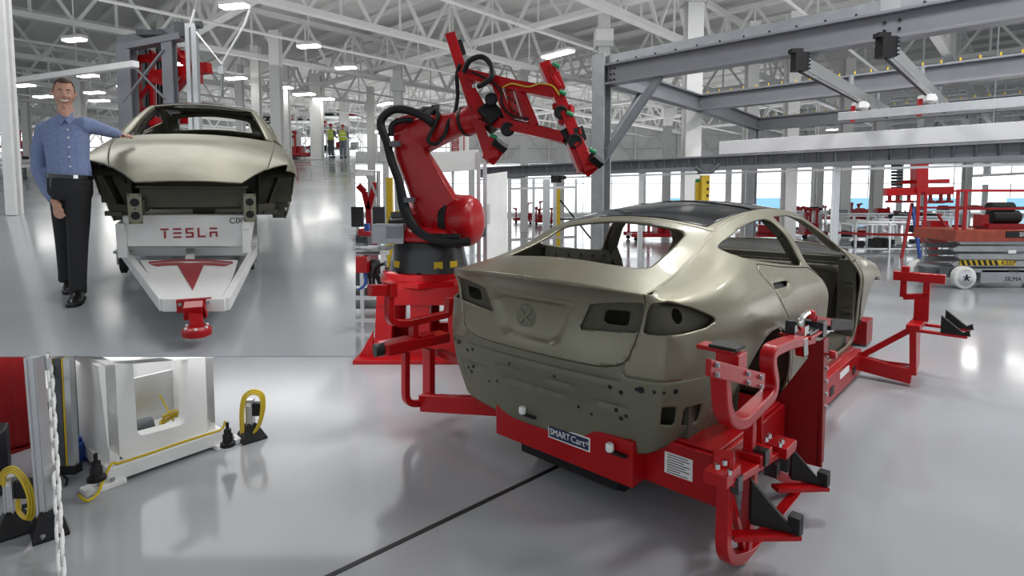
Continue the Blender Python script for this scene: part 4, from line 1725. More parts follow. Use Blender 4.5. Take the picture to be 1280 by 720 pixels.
def wordmark(parent, o, right, up, w, h, mt):
    """five block letters drawn with bars"""
    right, up = Vector(right), Vector(up)
    n = right.cross(up).normalized() * .003
    t = h * .17
    lw = w / 5 * .66
    for i in range(5):
        b = MB()
        c = o + right * ((i - 2) * w / 5)
        hb = lambda x0, x1, y: b.plate([c + right * x0 + up * (y - t / 2), c + right * x1 + up * (y - t / 2), c + right * x1 + up * (y + t / 2), c + right * x0 + up * (y + t / 2)], n)
        vb = lambda x, y0, y1: b.plate([c + right * (x - t / 2) + up * y0, c + right * (x + t / 2) + up * y0, c + right * (x + t / 2) + up * y1, c + right * (x - t / 2) + up * y1], n)
        a, e = -lw / 2, lw / 2
        top, bot = h / 2 - t / 2, -h / 2 + t / 2
        if i == 0:
            hb(a, e, top)
            vb(0, -h / 2, h / 2 - t * 1.5)
        elif i == 1:
            for y in (top, 0, bot):
                hb(a, e, y)
        elif i == 2:
            for y in (top, 0, bot):
                hb(a, e, y)
            vb(a + t / 2, t / 2, top - t / 2)
            vb(e - t / 2, bot + t / 2, -t / 2)
        elif i == 3:
            vb(a + t / 2, bot + t / 2, h / 2)
            hb(a, e, bot)
        else:
            hb(a, e, top)
            vb(a + t / 2, -h / 2, t / 2)
            vb(e - t / 2, -h / 2, t / 2)
            hb(a + t, e - t, 0)
        b.build('letter', mt, parent)


def make_trailer():
    t = thing('trailer', 'white towing trailer with red emblem and red hitch under the front-facing car body', 'trailer', (0, 0, 0))
    XB = 2.9                                          # the cross board stands about under the front axle
    tl, tr = L2(153, 272, 0, XB), L2(319, 272, 0, XB)
    bl, br = L2(160, 308, 0, XB), L2(313, 308, 0, XB)
    b = MB()
    b.plate([tl, tr, br, bl], (-.03, 0, 0))
    b.plate([tl, tr, tr + Vector((-.10, 0, 0)), tl + Vector((-.10, 0, 0))], (0, 0, .02))
    board = b.build('cross_board', M['white'], t, .004)
    c = L2(237, 291, 0, XB + .004)
    wordmark(board, c, (0, -1, 0) if tl.y > tr.y else (0, 1, 0), (0, 0, 1), abs((L2(201, 291, 0, XB) - L2(274, 291, 0, XB)).y) * 1.04, .085, M['inkred'])
    rt = Vector((0, -1, 0)) if tl.y > tr.y else Vector((0, 1, 0))
    text_on('lettering', 'C007', L2(299, 276, 0, XB + .004), (rt.x, rt.y, 0), (0, 0, 1), .075, M['inkblack'], board)
    zd = .24
    A, Bq = L2(153, 309, 2, zd), L2(318, 309, 2, zd)
    Cq, D = L2(204, 374, 2, zd), L2(282, 374, 2, zd)
    E_, G_ = L2(175, 325, 2, zd), L2(297, 325, 2, zd)
    b = MB()
    b.plate([E_, G_, D, Cq], (0, 0, -.02))
    deck = b.build('nose_plate', M['white'], t, .003)
    b = MB()
    for p, q in ((A, Cq), (Bq, D), (Cq, D)):
        b.bar(p + Vector((0, 0, -.035)), q + Vector((0, 0, -.035)), .05, .085)
    xr_ = -.4
    for y in (A.y, Bq.y):
        b.bar((A.x, y, zd - .035), (xr_, y, zd - .035), .06, .09)
    b.bar(A + Vector((0, 0, -.035)), Bq + Vector((0, 0, -.035)), .05, .085)
    m = (A + Bq) / 2
    b.bar(m + Vector((0, 0, -.03)), (E_ + G_) / 2 + Vector((0, 0, -.03)), .07, .05)
    for x in (2.0, .8, -.35):
        b.bar((x, A.y, zd - .035), (x, Bq.y, zd - .035), .06, .09)
    b.bar((A.x, (A.y + Bq.y) / 2, zd - .04), (xr_, (A.y + Bq.y) / 2, zd - .04), .08, .06)
    b.build('frame', M['white'], t, .004)
    b = MB()
    for y in (A.y * .86, Bq.y * .86):
        for x in (2.9, .6):
            b.bar((x, y, zd), (x, y, .52), .07, .07, (0, 1, 0))
        b.bar((2.95, y, .50), (.5, y, .50), .06, .07)
    b.build('cradle', M['white'], t, .004)
    # emblem: curved top bar, wings and a tapering stem
    lift = Vector((0, 0, .003))
    e = lambda px, py: L2(px, py, 2, zd) + lift
    b = MB()
    n = 12
    up1 = [e(186 + (291 - 186) * i / n, 327.6 - 3.0 * math.sin(math.pi * i / n)) for i in range(n + 1)]
    lo1 = [e(186 + (291 - 186) * i / n, 330.0 - 3.2 * math.sin(math.pi * i / n)) for i in range(n + 1)]
    b.plate(up1 + lo1[::-1], (0, 0, .002))
    b.build('emblem_bar', M['inkred'], deck)
    b = MB()
    b.plate([e(188, 331.0), e(206, 329.2), e(224, 328.6), e(238, 329.4), e(252, 328.6), e(270, 329.2), e(288, 331.0), e(281, 333.2), e(270, 332.4), e(255, 331.6), e(241, 363.5), e(222, 331.6), e(207, 332.4), e(196, 333.4)], (0, 0, .002))
    b.build('emblem_stem', M['inkred'], deck)
    # wheels
    for px, py in ((156, 341), (314, 338), (176, 318), (296, 318)):
        p = L2(px, py, 2, 0)
        r = .085
        b = MB()
        b.lathe((p.x, p.y - .03, r), (0, 1, 0), [(r * .7, 0), (r, .01), (r, .05), (r * .7, .06)], 20)
        w = b.build('caster_wheel', M['black'], t, smooth=40)
        b = MB()
        b.bar((p.x, p.y - .045, r), (p.x, p.y - .045, .21), .05, .012, (0, 1, 0))
        b.bar((p.x, p.y + .045, r), (p.x, p.y + .045, .21), .05, .012, (0, 1, 0))
        b.box((p.x, p.y, .205), (.12, .13, .02))
        b.build('caster_fork', M['galv'], w)
    # hitch
    f0 = (Cq + D) / 2
    b = MB()
    b.box(f0 + Vector((.03, 0, -.03)), (.03, .20, .085))
    hp = b.build('hitch_plate', M['red'], t, .003)
    b = MB()
    for y in (-.08, .08):
        b.cyl(f0 + Vector((.04, y, -.015)), f0 + Vector((.055, y, -.015)), .012, 8)
    b.build('bolt', M['galv'], hp, kind='stuff')
    en = L2(246, 413, 2, .10)
    b = MB()
    b.bar(f0 + Vector((.04, 0, -.04)), f0 + Vector((.13, 0, -.06)), .11, .09)
    b.bar(f0 + Vector((.10, 0, -.06)), en + Vector((-.05, 0, 0)), .075, .05)
    for s_ in (-.045, .045):
        b.bar(f0 + Vector((.05, s_, -.02)), en + Vector((-.12, s_, .04)), .014, .06)
    b.build('hitch_bar', M['red'], t, .004)
    b = MB()
    b.lathe(en + Vector((0, 0, -.035)), (0, 0, 1), [(.06, 0), (.085, .01), (.085, .045), (.06, .06), (.03, .06)], 20)
    hr = b.build('hitch_ring', M['red'], t, smooth=40)
    b = MB()
    for a in range(6):
        q = en + Vector((.065 * math.cos(a * 1.047), .065 * math.sin(a * 1.047), .02))
        b.cyl(q, q + Vector((0, 0, .012)), .008, 8)
    b.build('ring_bolt', M['label'], hr, kind='stuff')
    return t


def to_mesh_text():
    """letters become plain meshes"""
    bpy.context.view_layer.update()
    dg = bpy.context.evaluated_depsgraph_get()
    for o in [o for o in COL.objects if o.type == 'FONT']:
        me = bpy.data.meshes.new_from_object(o.evaluated_get(dg))
        n = bpy.data.objects.new('tmp', me)
        COL.objects.link(n)
        n.parent = o.parent
        n.matrix_parent_inverse = o.matrix_parent_inverse
        n.matrix_basis = o.matrix_basis.copy()
        nm = o.name.split('.')[0]
        bpy.data.objects.remove(o)
        n.name = nm


trailer = make_trailer()
trailer.location = org
trailer.rotation_euler = R2.to_euler()

# ================================================================ people
def esec(b, secs, n=14, up=Vector((0, 1, 0))):
    """tube of elliptical sections: (centre, half width across, half depth along view)"""
    vs, fs = [], []
    m = len(secs)
    for i, (p, rx, ry) in enumerate(secs):
        d = (Vector(secs[min(i + 1, m - 1)][0]) - Vector(secs[max(i - 1, 0)][0])).normalized()
        s = d.cross(up).normalized()
        u = s.cross(d)
        for k_ in range(n):
            a = 2 * math.pi * k_ / n
            vs.append(Vector(p) + s * (rx * math.cos(a)) + u * (ry * math.sin(a)))
    for i in range(m - 1):
        for k_ in range(n):
            l = (k_ + 1) % n
            fs.append((i * n + k_, i * n + l, i * n + n + l, i * n + n + k_))
    fs += [tuple(range(n - 1, -1, -1)), tuple((m - 1) * n + k_ for k_ in range(n))]
    b.add(vs, fs)


def fuse(name, b, mt, parent, voxel, smooth=2, extra=None):
    """the tubes of b melted into one continuous surface"""
    me = bpy.data.meshes.new(name)
    me.from_pydata(b.v, [], b.f)
    o = bpy.data.objects.new(name, me)
    COL.objects.link(o)
    r = o.modifiers.new('r', 'REMESH')
    r.mode = 'VOXEL'
    r.voxel_size = voxel
    sm = o.modifiers.new('s', 'SMOOTH')
    sm.factor = .5
    sm.iterations = smooth * 3
    bpy.context.view_layer.update()
    me2 = bpy.data.meshes.new_from_object(o.evaluated_get(bpy.context.evaluated_depsgraph_get()))
    bpy.data.objects.remove(o)
    me2.polygons.foreach_set('use_smooth', [True] * len(me2.polygons))
    o = bpy.data.objects.new(name, me2)
    me2.materials.clear()
    me2.materials.append(mt)
    COL.objects.link(o)
    if parent is not None:
        adopt(o, parent)
    return o


def ellipsoid(c, rx, ry, rz, fr, up, rt, n=24, m=18, shape=None):
    """fr, up, rt: front, up and right axes"""
    vs, fs = [], []
    for i in range(m + 1):
        th = math.pi * i / m
        for k_ in range(n):
            ph = 2 * math.pi * k_ / n
            x, y, z = math.sin(th) * math.cos(ph), math.sin(th) * math.sin(ph), math.cos(th)
            if shape:
                x, y, z = shape(x, y, z)
            vs.append(c + rt * (x * rx) + fr * (y * ry) + up * (z * rz))
    for i in range(m):
        for k_ in range(n):
            l = (k_ + 1) % n
            fs.append((i * n + k_, i * n + n + k_, i * n + n + l, i * n + l))
    return vs, fs


def head_shape(x, y, z):
    # narrower jaw, flatter face, fuller back of the skull
    if z < 0:
        x *= 1 - .30 * z * z
        y = y * (1 - .12 * z * z) if y > 0 else y * (1 - .45 * z * z)
    if y > 0:
        y *= .93
    return x, y, z


def make_man():
    Y0 = 4.31
    s = Y0 / F
    foot_f, foot_r = on_deck(98, 377), on_deck(83, 361)
    root_loc = (foot_f + foot_r) / 2

    def J(px, py, dy=0):
        return at(px, py, Y0 + .12 + dy)
    body = MB()
    shirt, trs = MB(), MB()
    hd = J(80, 117, 0)
    tocam = (O - hd)
    tocam.z *= .4
    fr = tocam.normalized()
    rt = Vector((0, 0, 1)).cross(fr).normalized() * -1
    rt = fr.cross(Vector((0, 0, 1))).normalized()            # to the viewer's... own left side of the face
    up = Vector((.04, 0, 1)).normalized()
    hw, hh = 12.2 * s / 1.14, 19.5 * s
    # body
    sec = lambda px, py, r, dep, dy=0: (J(px, py, dy), r * s, dep)
    esec(body, [sec(81, 127, 7.0, .05), sec(82, 143, 8.5, .06), sec(82, 152, 13, .07)])
    esec(body, [sec(83, 150, 18, .07), sec(83, 160, 24, .10), sec(84, 180, 23, .115), sec(85, 200, 21, .11), sec(87, 218, 22, .11), sec(88, 236, 22, .11)])
    armL = [(66, 160, 9, 0), (58, 160, 9.4, 0), (50, 185, 8, .02), (48.5, 211, 7, .02), (58, 234, 6, -.04), (67, 250, 4.6, -.08)]
    armR = [(97, 158, 9, 0), (105, 156, 9, 0), (116, 158, 8, .06), (128, 162, 7, .13), (139, 165.5, 6, .26), (147, 167.5, 4.6, .36)]
    for arm in (armL, armR):
        esec(body, [(J(px, py, dy), r * s, r * s) for px, py, r, dy in arm], 10, Vector((0, 1, 0)) if arm is armL else Vector((0, 0, 1)))

    def lerp3(p, q, t):
        return p.lerp(q, t)
    hipF, hipR = J(98, 240, -.02), J(78, 240, .08)
    ankF, ankR = foot_f + Vector((-.01, .05, .09)), foot_r + Vector((-.03, .05, .09))
    ankF, ankR = at(97, 367, foot_f.y + .05), at(84, 350, foot_r.y + .03)
    for h_, a_, k0 in ((hipF, ankF, 0), (hipR, ankR, .0)):
        esec(body, [(h_.lerp(a_, t), r * s, r * s * 1.05) for t, r in ((0, 12), (.25, 10.5), (.48, 8), (.65, 8), (.85, 6), (1, 5.2))], 12)
    # hands: palm and five bent fingers each, part of the same skin
    wl, pl = J(67, 249, -.08), J(73, 260, -.10)
    esec(body, [(wl, .026, .020), (wl.lerp(pl, .5), .036, .020), (pl, .040, .020)], 10)
    for k_, ln in enumerate((.068, .078, .074, .058)):
        o_ = pl + Vector((-.030 + .021 * k_, -.004, -.006))
        d = Vector((.02, -.01, -1)).normalized()
        body.tube([o_, o_ + d * ln * .5, o_ + d * ln * .8 + Vector((.012, -.004, 0)), o_ + d * ln * 1.02 + Vector((.026, -.004, 0))], [.0105, .010, .009, .0075], 8)
    o_ = wl.lerp(pl, .45) + Vector((.028, -.01, 0))
    body.tube([o_, o_ + Vector((.022, -.012, -.03)), o_ + Vector((.026, -.016, -.062))], [.013, .0115, .009], 8)
    wr, pr = J(147, 167.5, .36), J(153.5, 169.5, .40)
    side = Vector((0, 1, .1)).normalized()
    esec(body, [(wr, .024, .026), (wr.lerp(pr, .5), .018, .036), (pr, .017, .042)], 10, Vector((0, 1, 0)))
    for k_, ln in enumerate((.060, .075, .078, .066)):
        o_ = pr + side * (.034 - .022 * k_) + Vector((.004, 0, 0))
        d = Vector((1, -.05 - .06 * k_, -.16)).normalized()
        body.tube([o_, o_ + d * ln * .45 + Vector((0, 0, .010)), o_ + d * ln * .8, o_ + d * ln * 1.05 + Vector((0, 0, -.014))], [.0105, .010, .009, .0075], 8)
    o_ = wr.lerp(pr, .4) + Vector((0, -.03, -.004))
    body.tube([o_, o_ + Vector((.03, -.03, -.010)), o_ + Vector((.06, -.035, -.022))], [.013, .011, .009], 8)
    # head with brow, nose, cheeks, chin, ears
    hv = lambda x, y, z: hd + rt * (x * hw) + fr * (y * hh * .80) + up * (z * hh)
    v_, f_ = ellipsoid(hd, hw, hh * .80, hh, fr, up, rt, 28, 22, head_shape)
    body.add(v_, f_)
    body.tube([hv(0, .86, .12), hv(0, .98, -.08), hv(0, 1.05, -.22), hv(0, .93, -.28)], [.009, .012, .016, .010], 8)
    for sx in (-1, 1):
        body.tube([hv(.42 * sx, .70, -.22), hv(.52 * sx, .66, -.32)], .020, 8)
        body.tube([hv(.15 * sx, .82, .17), hv(.55 * sx, .70, .16)], .010, 8)
        body.tube([hv(1.0 * sx, -.05, .18), hv(1.07 * sx, -.1, .02), hv(.98 * sx, 0, -.20)], [.010, .014, .009], 8)
    body.tube([hv(-.15, .62, -.86), hv(.15, .62, -.86)], .014, 8)
    man = fuse('person', body, M['skin'], None, .0065, 1)
    tag(man, 'smiling person in a blue shirt and black trousers resting a hand on the hood', 'person')
    # face details
    for sx in (-1, 1):
        b = MB()
        e = hv(.36 * sx, .80, .03)
        v_, f_ = ellipsoid(e, .012, .006, .0036, fr, up, rt, 12, 8)
        b.add(v_, f_)
        ey = b.build('eye', M['label'], man, smooth=60)
        b = MB()
        v_, f_ = ellipsoid(e + fr * .004, .0058, .004, .0048, fr, up, rt, 10, 6)
        b.add(v_, f_)
        b.build('iris', M['shoe'], ey, smooth=60)
        b = MB()
        b.tube([hv(.16 * sx, .885, .16), hv(.38 * sx, .84, .20), hv(.60 * sx, .72, .15)], [.004, .0055, .003], 6)
        b.build('eyebrow', M['hair'], man)
    b = MB()
    for z0, zz in ((-.40, 0), (-.46, 0)):
        pass
    b.tube([hv(-.40, .74, -.43), hv(-.2, .84, -.50), hv(0, .87, -.52), hv(.2, .84, -.50), hv(.40, .74, -.43)], [.003, .006, .007, .006, .003], 8)
    b.build('teeth', M['label'], man, smooth=60)
    b = MB()
    b.tube([hv(-.43, .73, -.41), hv(0, .89, -.44), hv(.43, .73, -.41)], .003, 6)
    b.tube([hv(-.40, .73, -.45), hv(-.2, .83, -.56), hv(0, .87, -.59), hv(.2, .83, -.56), hv(.40, .73, -.45)], .0055, 6)
    b.build('lips', mat('lip_skin', (.46, .20, .15), .5), man, smooth=60)
    # hair cap
    def hairshape(x, y, z):
        x, y, z = head_shape(x, y, z)
        lim = .52 + .12 * abs(x) if y > .25 else (-.05 if y > -.1 else -.55)
        f = 1.07 if z > lim else .72
        return x * f, y * f, z * (1.06 if z > 0 else 1)
    v_, f_ = ellipsoid(hd + up * .004, hw, hh * .80, hh, fr, up, rt, 40, 36, hairshape)
    b = MB()
    b.add(v_, f_)
    b.build('hair', M['hair'], man, smooth=50)
    # shirt with collar
    esec(shirt, [sec(82, 146, 10.5, .072), sec(82, 149.5, 17, .085), sec(82, 153, 24, .10), sec(83, 165, 26.5, .12), sec(84, 182, 25, .13), sec(85, 200, 23.5, .13), sec(87.5, 214, 24, .128), sec(88, 221, 23.5, .126)])
    for arm in (armL, armR):
        esec(shirt, [(J(px, py, dy), (r + 1.9) * s, (r + 1.6) * s) for px, py, r, dy in arm], 12, Vector((0, 1, 0)) if arm is armL else Vector((0, 0, 1)))
    sh = fuse('shirt', shirt, M['shirt'], man, .010, 1)
    b = MB()
    for sx in (-1, 1):
        q = lambda px, py, dy: J(82 + sx * px, py, dy)
        b.plate([q(0.6, 150, -.115), q(5.5, 155, -.128), q(10.5, 147, -.075), q(9, 140, -.055)], (0, -.006, 0))
    b.build('collar', M['shirt'], sh)
    b = MB()
    for py, px in ((162, 85), (172, 85.6), (184, 86.4), (196, 87), (208, 88)):
        c = J(px, py, -.137)
        b.cyl(c, c + Vector((0, -.006, 0)), .007, 8)
    b.build('button', M['label'], sh, kind='stuff')
    b = MB()
    b.plate([J(84, 157, -.122), J(86, 157, -.122), J(89, 219, -.132), J(87, 219, -.132)], (0, -.004, 0))
    b.build('placket', M['shirt'], sh)
    # trousers
    esec(trs, [sec(88, 219, 24, .128), sec(88, 228, 25, .135), sec(88, 242, 25, .135), sec(88, 250, 22, .12)])
    for h_, a_ in ((hipF, ankF), (hipR, ankR)):
        esec(trs, [(h_.lerp(a_, t), r * s, r * s * 1.05) for t, r in ((-.03, 13.5), (.1, 13.5), (.3, 12.6), (.5, 11), (.7, 10.2), (.9, 9.6), (1.0, 10))], 14)
    fuse('trousers', trs, M['trousers'], man, .010, 1)
    b = MB()
    esec(b, [sec(88, 218.5, 24.8, .136), sec(88, 223, 25.2, .138)], 28)
    be = b.build('belt', M['shoe'], man, smooth=40)
    b = MB()
    b.box(J(95, 221, -.142), (.035, .008, .03))
    b.build('buckle', M['chrome'], be, .002)
    b = MB()
    b.box(J(70, 227, -.10), (.07, .05, .11))
    b.build('phone_pouch', M['shoe'], be, .012)
    # shoes
    for a_, f, dx in ((ankF, foot_f, .06), (ankR, foot_r, .09)):
        b = MB()
        g = lambda p: Vector((p.x, p.y, deck_z(p.y)))
        h0 = g(a_ + Vector((-.015, .05, 0)))
        d = Vector((dx * 2.2, -.26, 0))
        prof = [(0, .034, .045, .045), (.12, .040, .05, .055), (.35, .042, .045, .05), (.6, .050, .032, .036), (.85, .046, .026, .028), (1.0, .025, .02, .02)]
        secs = []
        for t, w, z, hz in prof:
            p = g(h0 + d * t)
            secs.append((p + Vector((0, 0, z)), w, hz))
        esec(b, secs, 14, Vector((0, 0, 1)))
        esec(b, [(h0 + d * .14 + Vector((0, 0, .05)), .040, .045), (h0 + d * .12 + Vector((0, 0, .11)), .040, .045)], 12)
        so = fuse('shoe', b, M['shoe'], man, .008, 1)
        b = MB()
        pts_l, pts_r = [], []
        dn = d.normalized()
        sd = dn.cross(Vector((0, 0, 1)))
        for t, w, z, hz in prof:
            p = g(h0 + d * t)
            pts_l.append(p + sd * (w + .004) + Vector((0, 0, .001)))
            pts_r.append(p - sd * (w + .004) + Vector((0, 0, .001)))
        b.plate(pts_l + pts_r[::-1], (0, 0, .012))
        b.build('sole', M['black'], so)
    return man


man = make_man()


def make_worker(p, facing, h, vest, trouser, helmet, label, group, arm_out=0, hold=False):
    """small standing figure; p at the feet"""
    fr = Vector((math.sin(facing), -math.cos(facing), 0))
    rt = fr.cross(Vector((0, 0, 1))) * -1
    g = lambda x, y, z: p + rt * (x * h) + fr * (y * h) + Vector((0, 0, z * h))
    b = MB()
    q = MB()
    t = MB()
    esec(b, [(g(0, 0, .80), .033 * h, .034 * h), (g(0, 0, .86), .033 * h, .035 * h)], 10, fr)
    v_, f_ = ellipsoid(g(0, .01, .925), .045 * h, .055 * h, .068 * h, fr, Vector((0, 0, 1)), rt, 16, 12, head_shape)
    b.add(v_, f_)
    b.tube([g(0, .06, .935), g(0, .075, .915)], .010 * h, 6)
    torso = [(g(0, 0, .82), .07 * h, .05 * h), (g(0, 0, .79), .115 * h, .065 * h), (g(0, 0, .70), .11 * h, .075 * h), (g(0, 0, .60), .095 * h, .07 * h), (g(0, 0, .50), .10 * h, .07 * h)]
    esec(b, torso, 12, fr)
    esec(q, [(c, rx + .012 * h, ry + .012 * h) for c, rx, ry in torso], 14, fr)
    for sx in (-1, 1):
        bend = arm_out
        sh, el, wr = g(.125 * sx, 0, .79), g(.15 * sx, .02 + .05 * bend, .62), g(.135 * sx, .06 + .17 * bend, .48 + .14 * bend)
        esec(b, [(sh, .032 * h, .032 * h), (el, .026 * h, .026 * h), (wr, .018 * h, .018 * h)], 8, fr)
        esec(t, [(sh, .037 * h, .037 * h), (el, .031 * h, .031 * h), (el.lerp(wr, .85), .024 * h, .024 * h)], 8, fr)
        dr = (wr - el).normalized()
        b.tube([wr, wr + dr * .045 * h], [.018 * h, .022 * h], 8)
        for k_ in range(4):
            o_ = wr + dr * .045 * h + rt * ((k_ - 1.5) * .010 * h)
            b.tube([o_, o_ + dr * (.03 + .004 * (k_ in (1, 2))) * h, o_ + dr * .045 * h + fr * .008 * h], .0052 * h, 6)
        b.tube([wr + dr * .02 * h, wr + dr * .045 * h + fr * .02 * h], .0065 * h, 6)
        leg = [(g(.052 * sx, 0, .52), .058 * h, .06 * h), (g(.056 * sx, 0, .38), .048 * h, .05 * h), (g(.06 * sx, .0, .27), .036 * h, .04 * h), (g(.06 * sx, -.005, .06), .027 * h, .03 * h)]
        esec(b, leg, 10, fr)
        esec(t, [(c, rx + .008 * h, ry + .008 * h) for c, rx, ry in leg], 10, fr)
    esec(t, [(g(0, 0, .55), .108 * h, .082 * h), (g(0, 0, .47), .105 * h, .08 * h)], 12, fr)
    w = fuse('person', b, M['skin'], None, .012 * h, 1)
    tag(w, label, 'person', group)
    fuse('overalls', t, trouser, w, .013 * h, 1)
    vv = fuse('vest', q, vest, w, .013 * h, 1)
    if vest is M['hivis']:
        b = MB()
        for z in (.62, .72):
            esec(b, [(g(0, 0, z), .125 * h, .09 * h), (g(0, 0, z + .022), .125 * h, .09 * h)], 16, fr)
        b.build('reflective_band', M['label'], vv)
    b = MB()
    v_, f_ = ellipsoid(g(0, 0, .945), .052 * h, .064 * h, .062 * h, fr, Vector((0, 0, 1)), rt, 18, 12, lambda x, y, z: (x, y, max(z, -.05)))
    b.add(v_, f_)
    if helmet is not M['hair']:
        b.lathe(g(0, .012, .938), (0, 0, 1), [(.055 * h, 0), (.07 * h, .004 * h), (.05 * h, .012 * h)], 18)
    b.build('helmet' if helmet is not M['hair'] else 'hair', helmet, w, smooth=60)
    for sx in (-1, 1):
        b = MB()
        c = g(.06 * sx, .03, 0)
        esec(b, [(c - fr * .055 * h + Vector((0, 0, .025 * h)), .024 * h, .024 * h), (c + Vector((0, 0, .024 * h)), .028 * h, .024 * h), (c + fr * .06 * h + Vector((0, 0, .014 * h)), .022 * h, .014 * h)], 10, Vector((0, 0, 1)))
        b.build('boot', M['shoe'], w, smooth=60)
    return w


grey_cloth = mat('grey_workwear', (.10, .11, .12), .8)
dark_cloth = mat('dark_workwear', (.02, .02, .025), .8)
make_worker(on_deck(414, 197), math.radians(150), 1.74, M['hivis'], grey_cloth, M['red'], 'person in yellow vest and red helmet, standing nearer to the car body', None, .6)
make_worker(on_deck(429, 197.2), math.radians(170), 1.70, M['hivis'], mat('blue_workwear', (.16, .18, .23), .8), M['red'], 'person in yellow vest and red helmet, standing farther from the car body', None, .9)
make_worker(on_deck(346, 199), math.radians(200), 1.72, dark_cloth, dark_cloth, M['hair'], 'person in dark clothes behind the white cabinet beyond the hood', None, .4)

# ================================================================ behind the ramp's car body
def ground(px, py, deck=False):
    return on_deck(px, py) if deck else on_z(px, py)


def lift_tower():
    Y = 11.0
    z0 = deck_z(Y)
    t = thing('lift_tower', 'grey steel lift tower with red carriage behind the front-facing car body', 'lift', Vector((at(200, 160, Y).x, Y, z0)))
    A = lambda px, py, dy=0: at(px, py, Y + dy)
    down = lambda p: Vector((p.x, p.y, deck_z(p.y)))
    for px, top, w, dy in ((158, 63, .26, 0), (211, 52, .20, 0), (178, 60, .12, 1.0), (200, 58, .12, 1.0)):
        p = A(px, top, dy)
        b = MB()
        b.ibeam(down(p), p, w, w * .9, .03, (0, 1, 0))
        b.build('post', M['bluegrey'] if w > .15 else M['darkgrey'], t)
    for px, w in ((235, .075), (243, .09)):
        p = A(px, 30, -.2)
        b = MB()
        b.bar(down(p), p, w, .1, (0, 1, 0))
        b.build('guide_column', M['alu'], t)
    b = MB()
    b.bar(A(150, 61), A(228, 46), .22, .12)
    b.bar(A(150, 52, .5), A(218, 40, .5), .2, .14)
    b.build('top_beam', M['bluegrey'], t)
    b = MB()
    b.box(A(226, 38), (.16, .2, .26))
    b.cyl(A(246, 31, -.2), A(252, 31, -.2), .07, 14)
    b.box(A(190, 42, .2), (.5, .2, .1))
    b.build('drive_motor', M['darkgrey'], t)
    b = MB()
    b.bar(A(152, 66, -.1), A(206, 123, -.1), .045, .03)
    b.bar(A(154, 128, -.1), A(205, 62, -.1), .06, .03)
    b.build('cross_brace', M['bluegrey'], t)
    b = MB()
    b.bar(A(168, 75, .3), A(232, 68, .3), .10, .14)
    b.bar(A(172, 76, .3), A(175, 160, .3), .09, .09, (0, 1, 0))
    b.bar(A(190, 64, .3), A(192, 160, .3), .07, .09, (0, 1, 0))
    b.bar(A(176, 122, .3), A(196, 96, .3), .08, .06)
    b.bar(A(195, 95, .3), A(262, 85, .1), .14, .20)
    b.bar(A(220, 62, .3), A(228, 76, .2), .10, .12)
    b.bar(A(228, 78, .2), A(254, 82, .2), .12, .10)
    b.bar(A(249, 88, .1), A(249, 104, .1), .10, .10)
    b.bar(A(220, 112, .3), A(234, 96, .1), .10, .10)
    b.bar(A(188, 98, .3), A(206, 104, .3), .18, .12)
    b.bar(A(180, 138, .3), A(232, 136, .3), .10, .10)
    b.bar(A(178, 152, .3), A(246, 150, .3), .12, .14)
    b.build('red_carriage', M['red'], t)
    b = MB()
    for px in (183, 187, 197, 202):
        b.bar(A(px, 62, .5), A(px + 1, 165, .5), .035, .035, (0, 1, 0))
    b.build('lifting_chain', M['black'], t, kind='stuff')


lift_tower()
Y = 9.0
t = thing('hanging_bracket', 'thin pale V-shaped hanger rod above the front-facing car body', 'hanger', at(278, 82, Y))
b = MB()
b.tube([at(245, 40, Y), at(277, 80, Y), at(306, 30, Y), at(312, 12, Y)], .018, 6)
b.tube([at(243, 12, Y), at(237, 34, Y)], .015, 6)
b.build('rod', M['label'], t)
b = MB()
b.tube([at(278, 80, Y), at(278, 122, Y + .2)], .025, 8)
b.box(at(277, 88, Y), (.08, .06, .12))
b.build('drop_pole', M['alu'], t)
b = MB()
b.bar(at(-30, 108, 12), at(170, 80, 9.5), .10, .10)
tag(b.build('cable_tray', M['white']), 'white ceiling tray slanting above the person in the blue shirt', 'tray')
for px, py0, py1, Y, w in ((6, 60, 212, 9.0, .16), (345, 90, 196, 20, .34), (395, 108, 194, 27, .5), (321, 120, 192, 22, .3), (357, 118, 196, 24, .3), (98, 120, 198, 26, .4), (31, 118, 200, 30, .3), (300, 128, 190, 25, .3), (430, 128, 196, 32, .4)):
    p = at(px, py0, Y)
    b = MB()
    b.ibeam((p.x, p.y, deck_z(Y)), (p.x, p.y, 7.4 if Y > 15 else p.z + 1.2), w, w, .05, (0, 1, 0))
    b.build('column', M['white'], kind='structure')


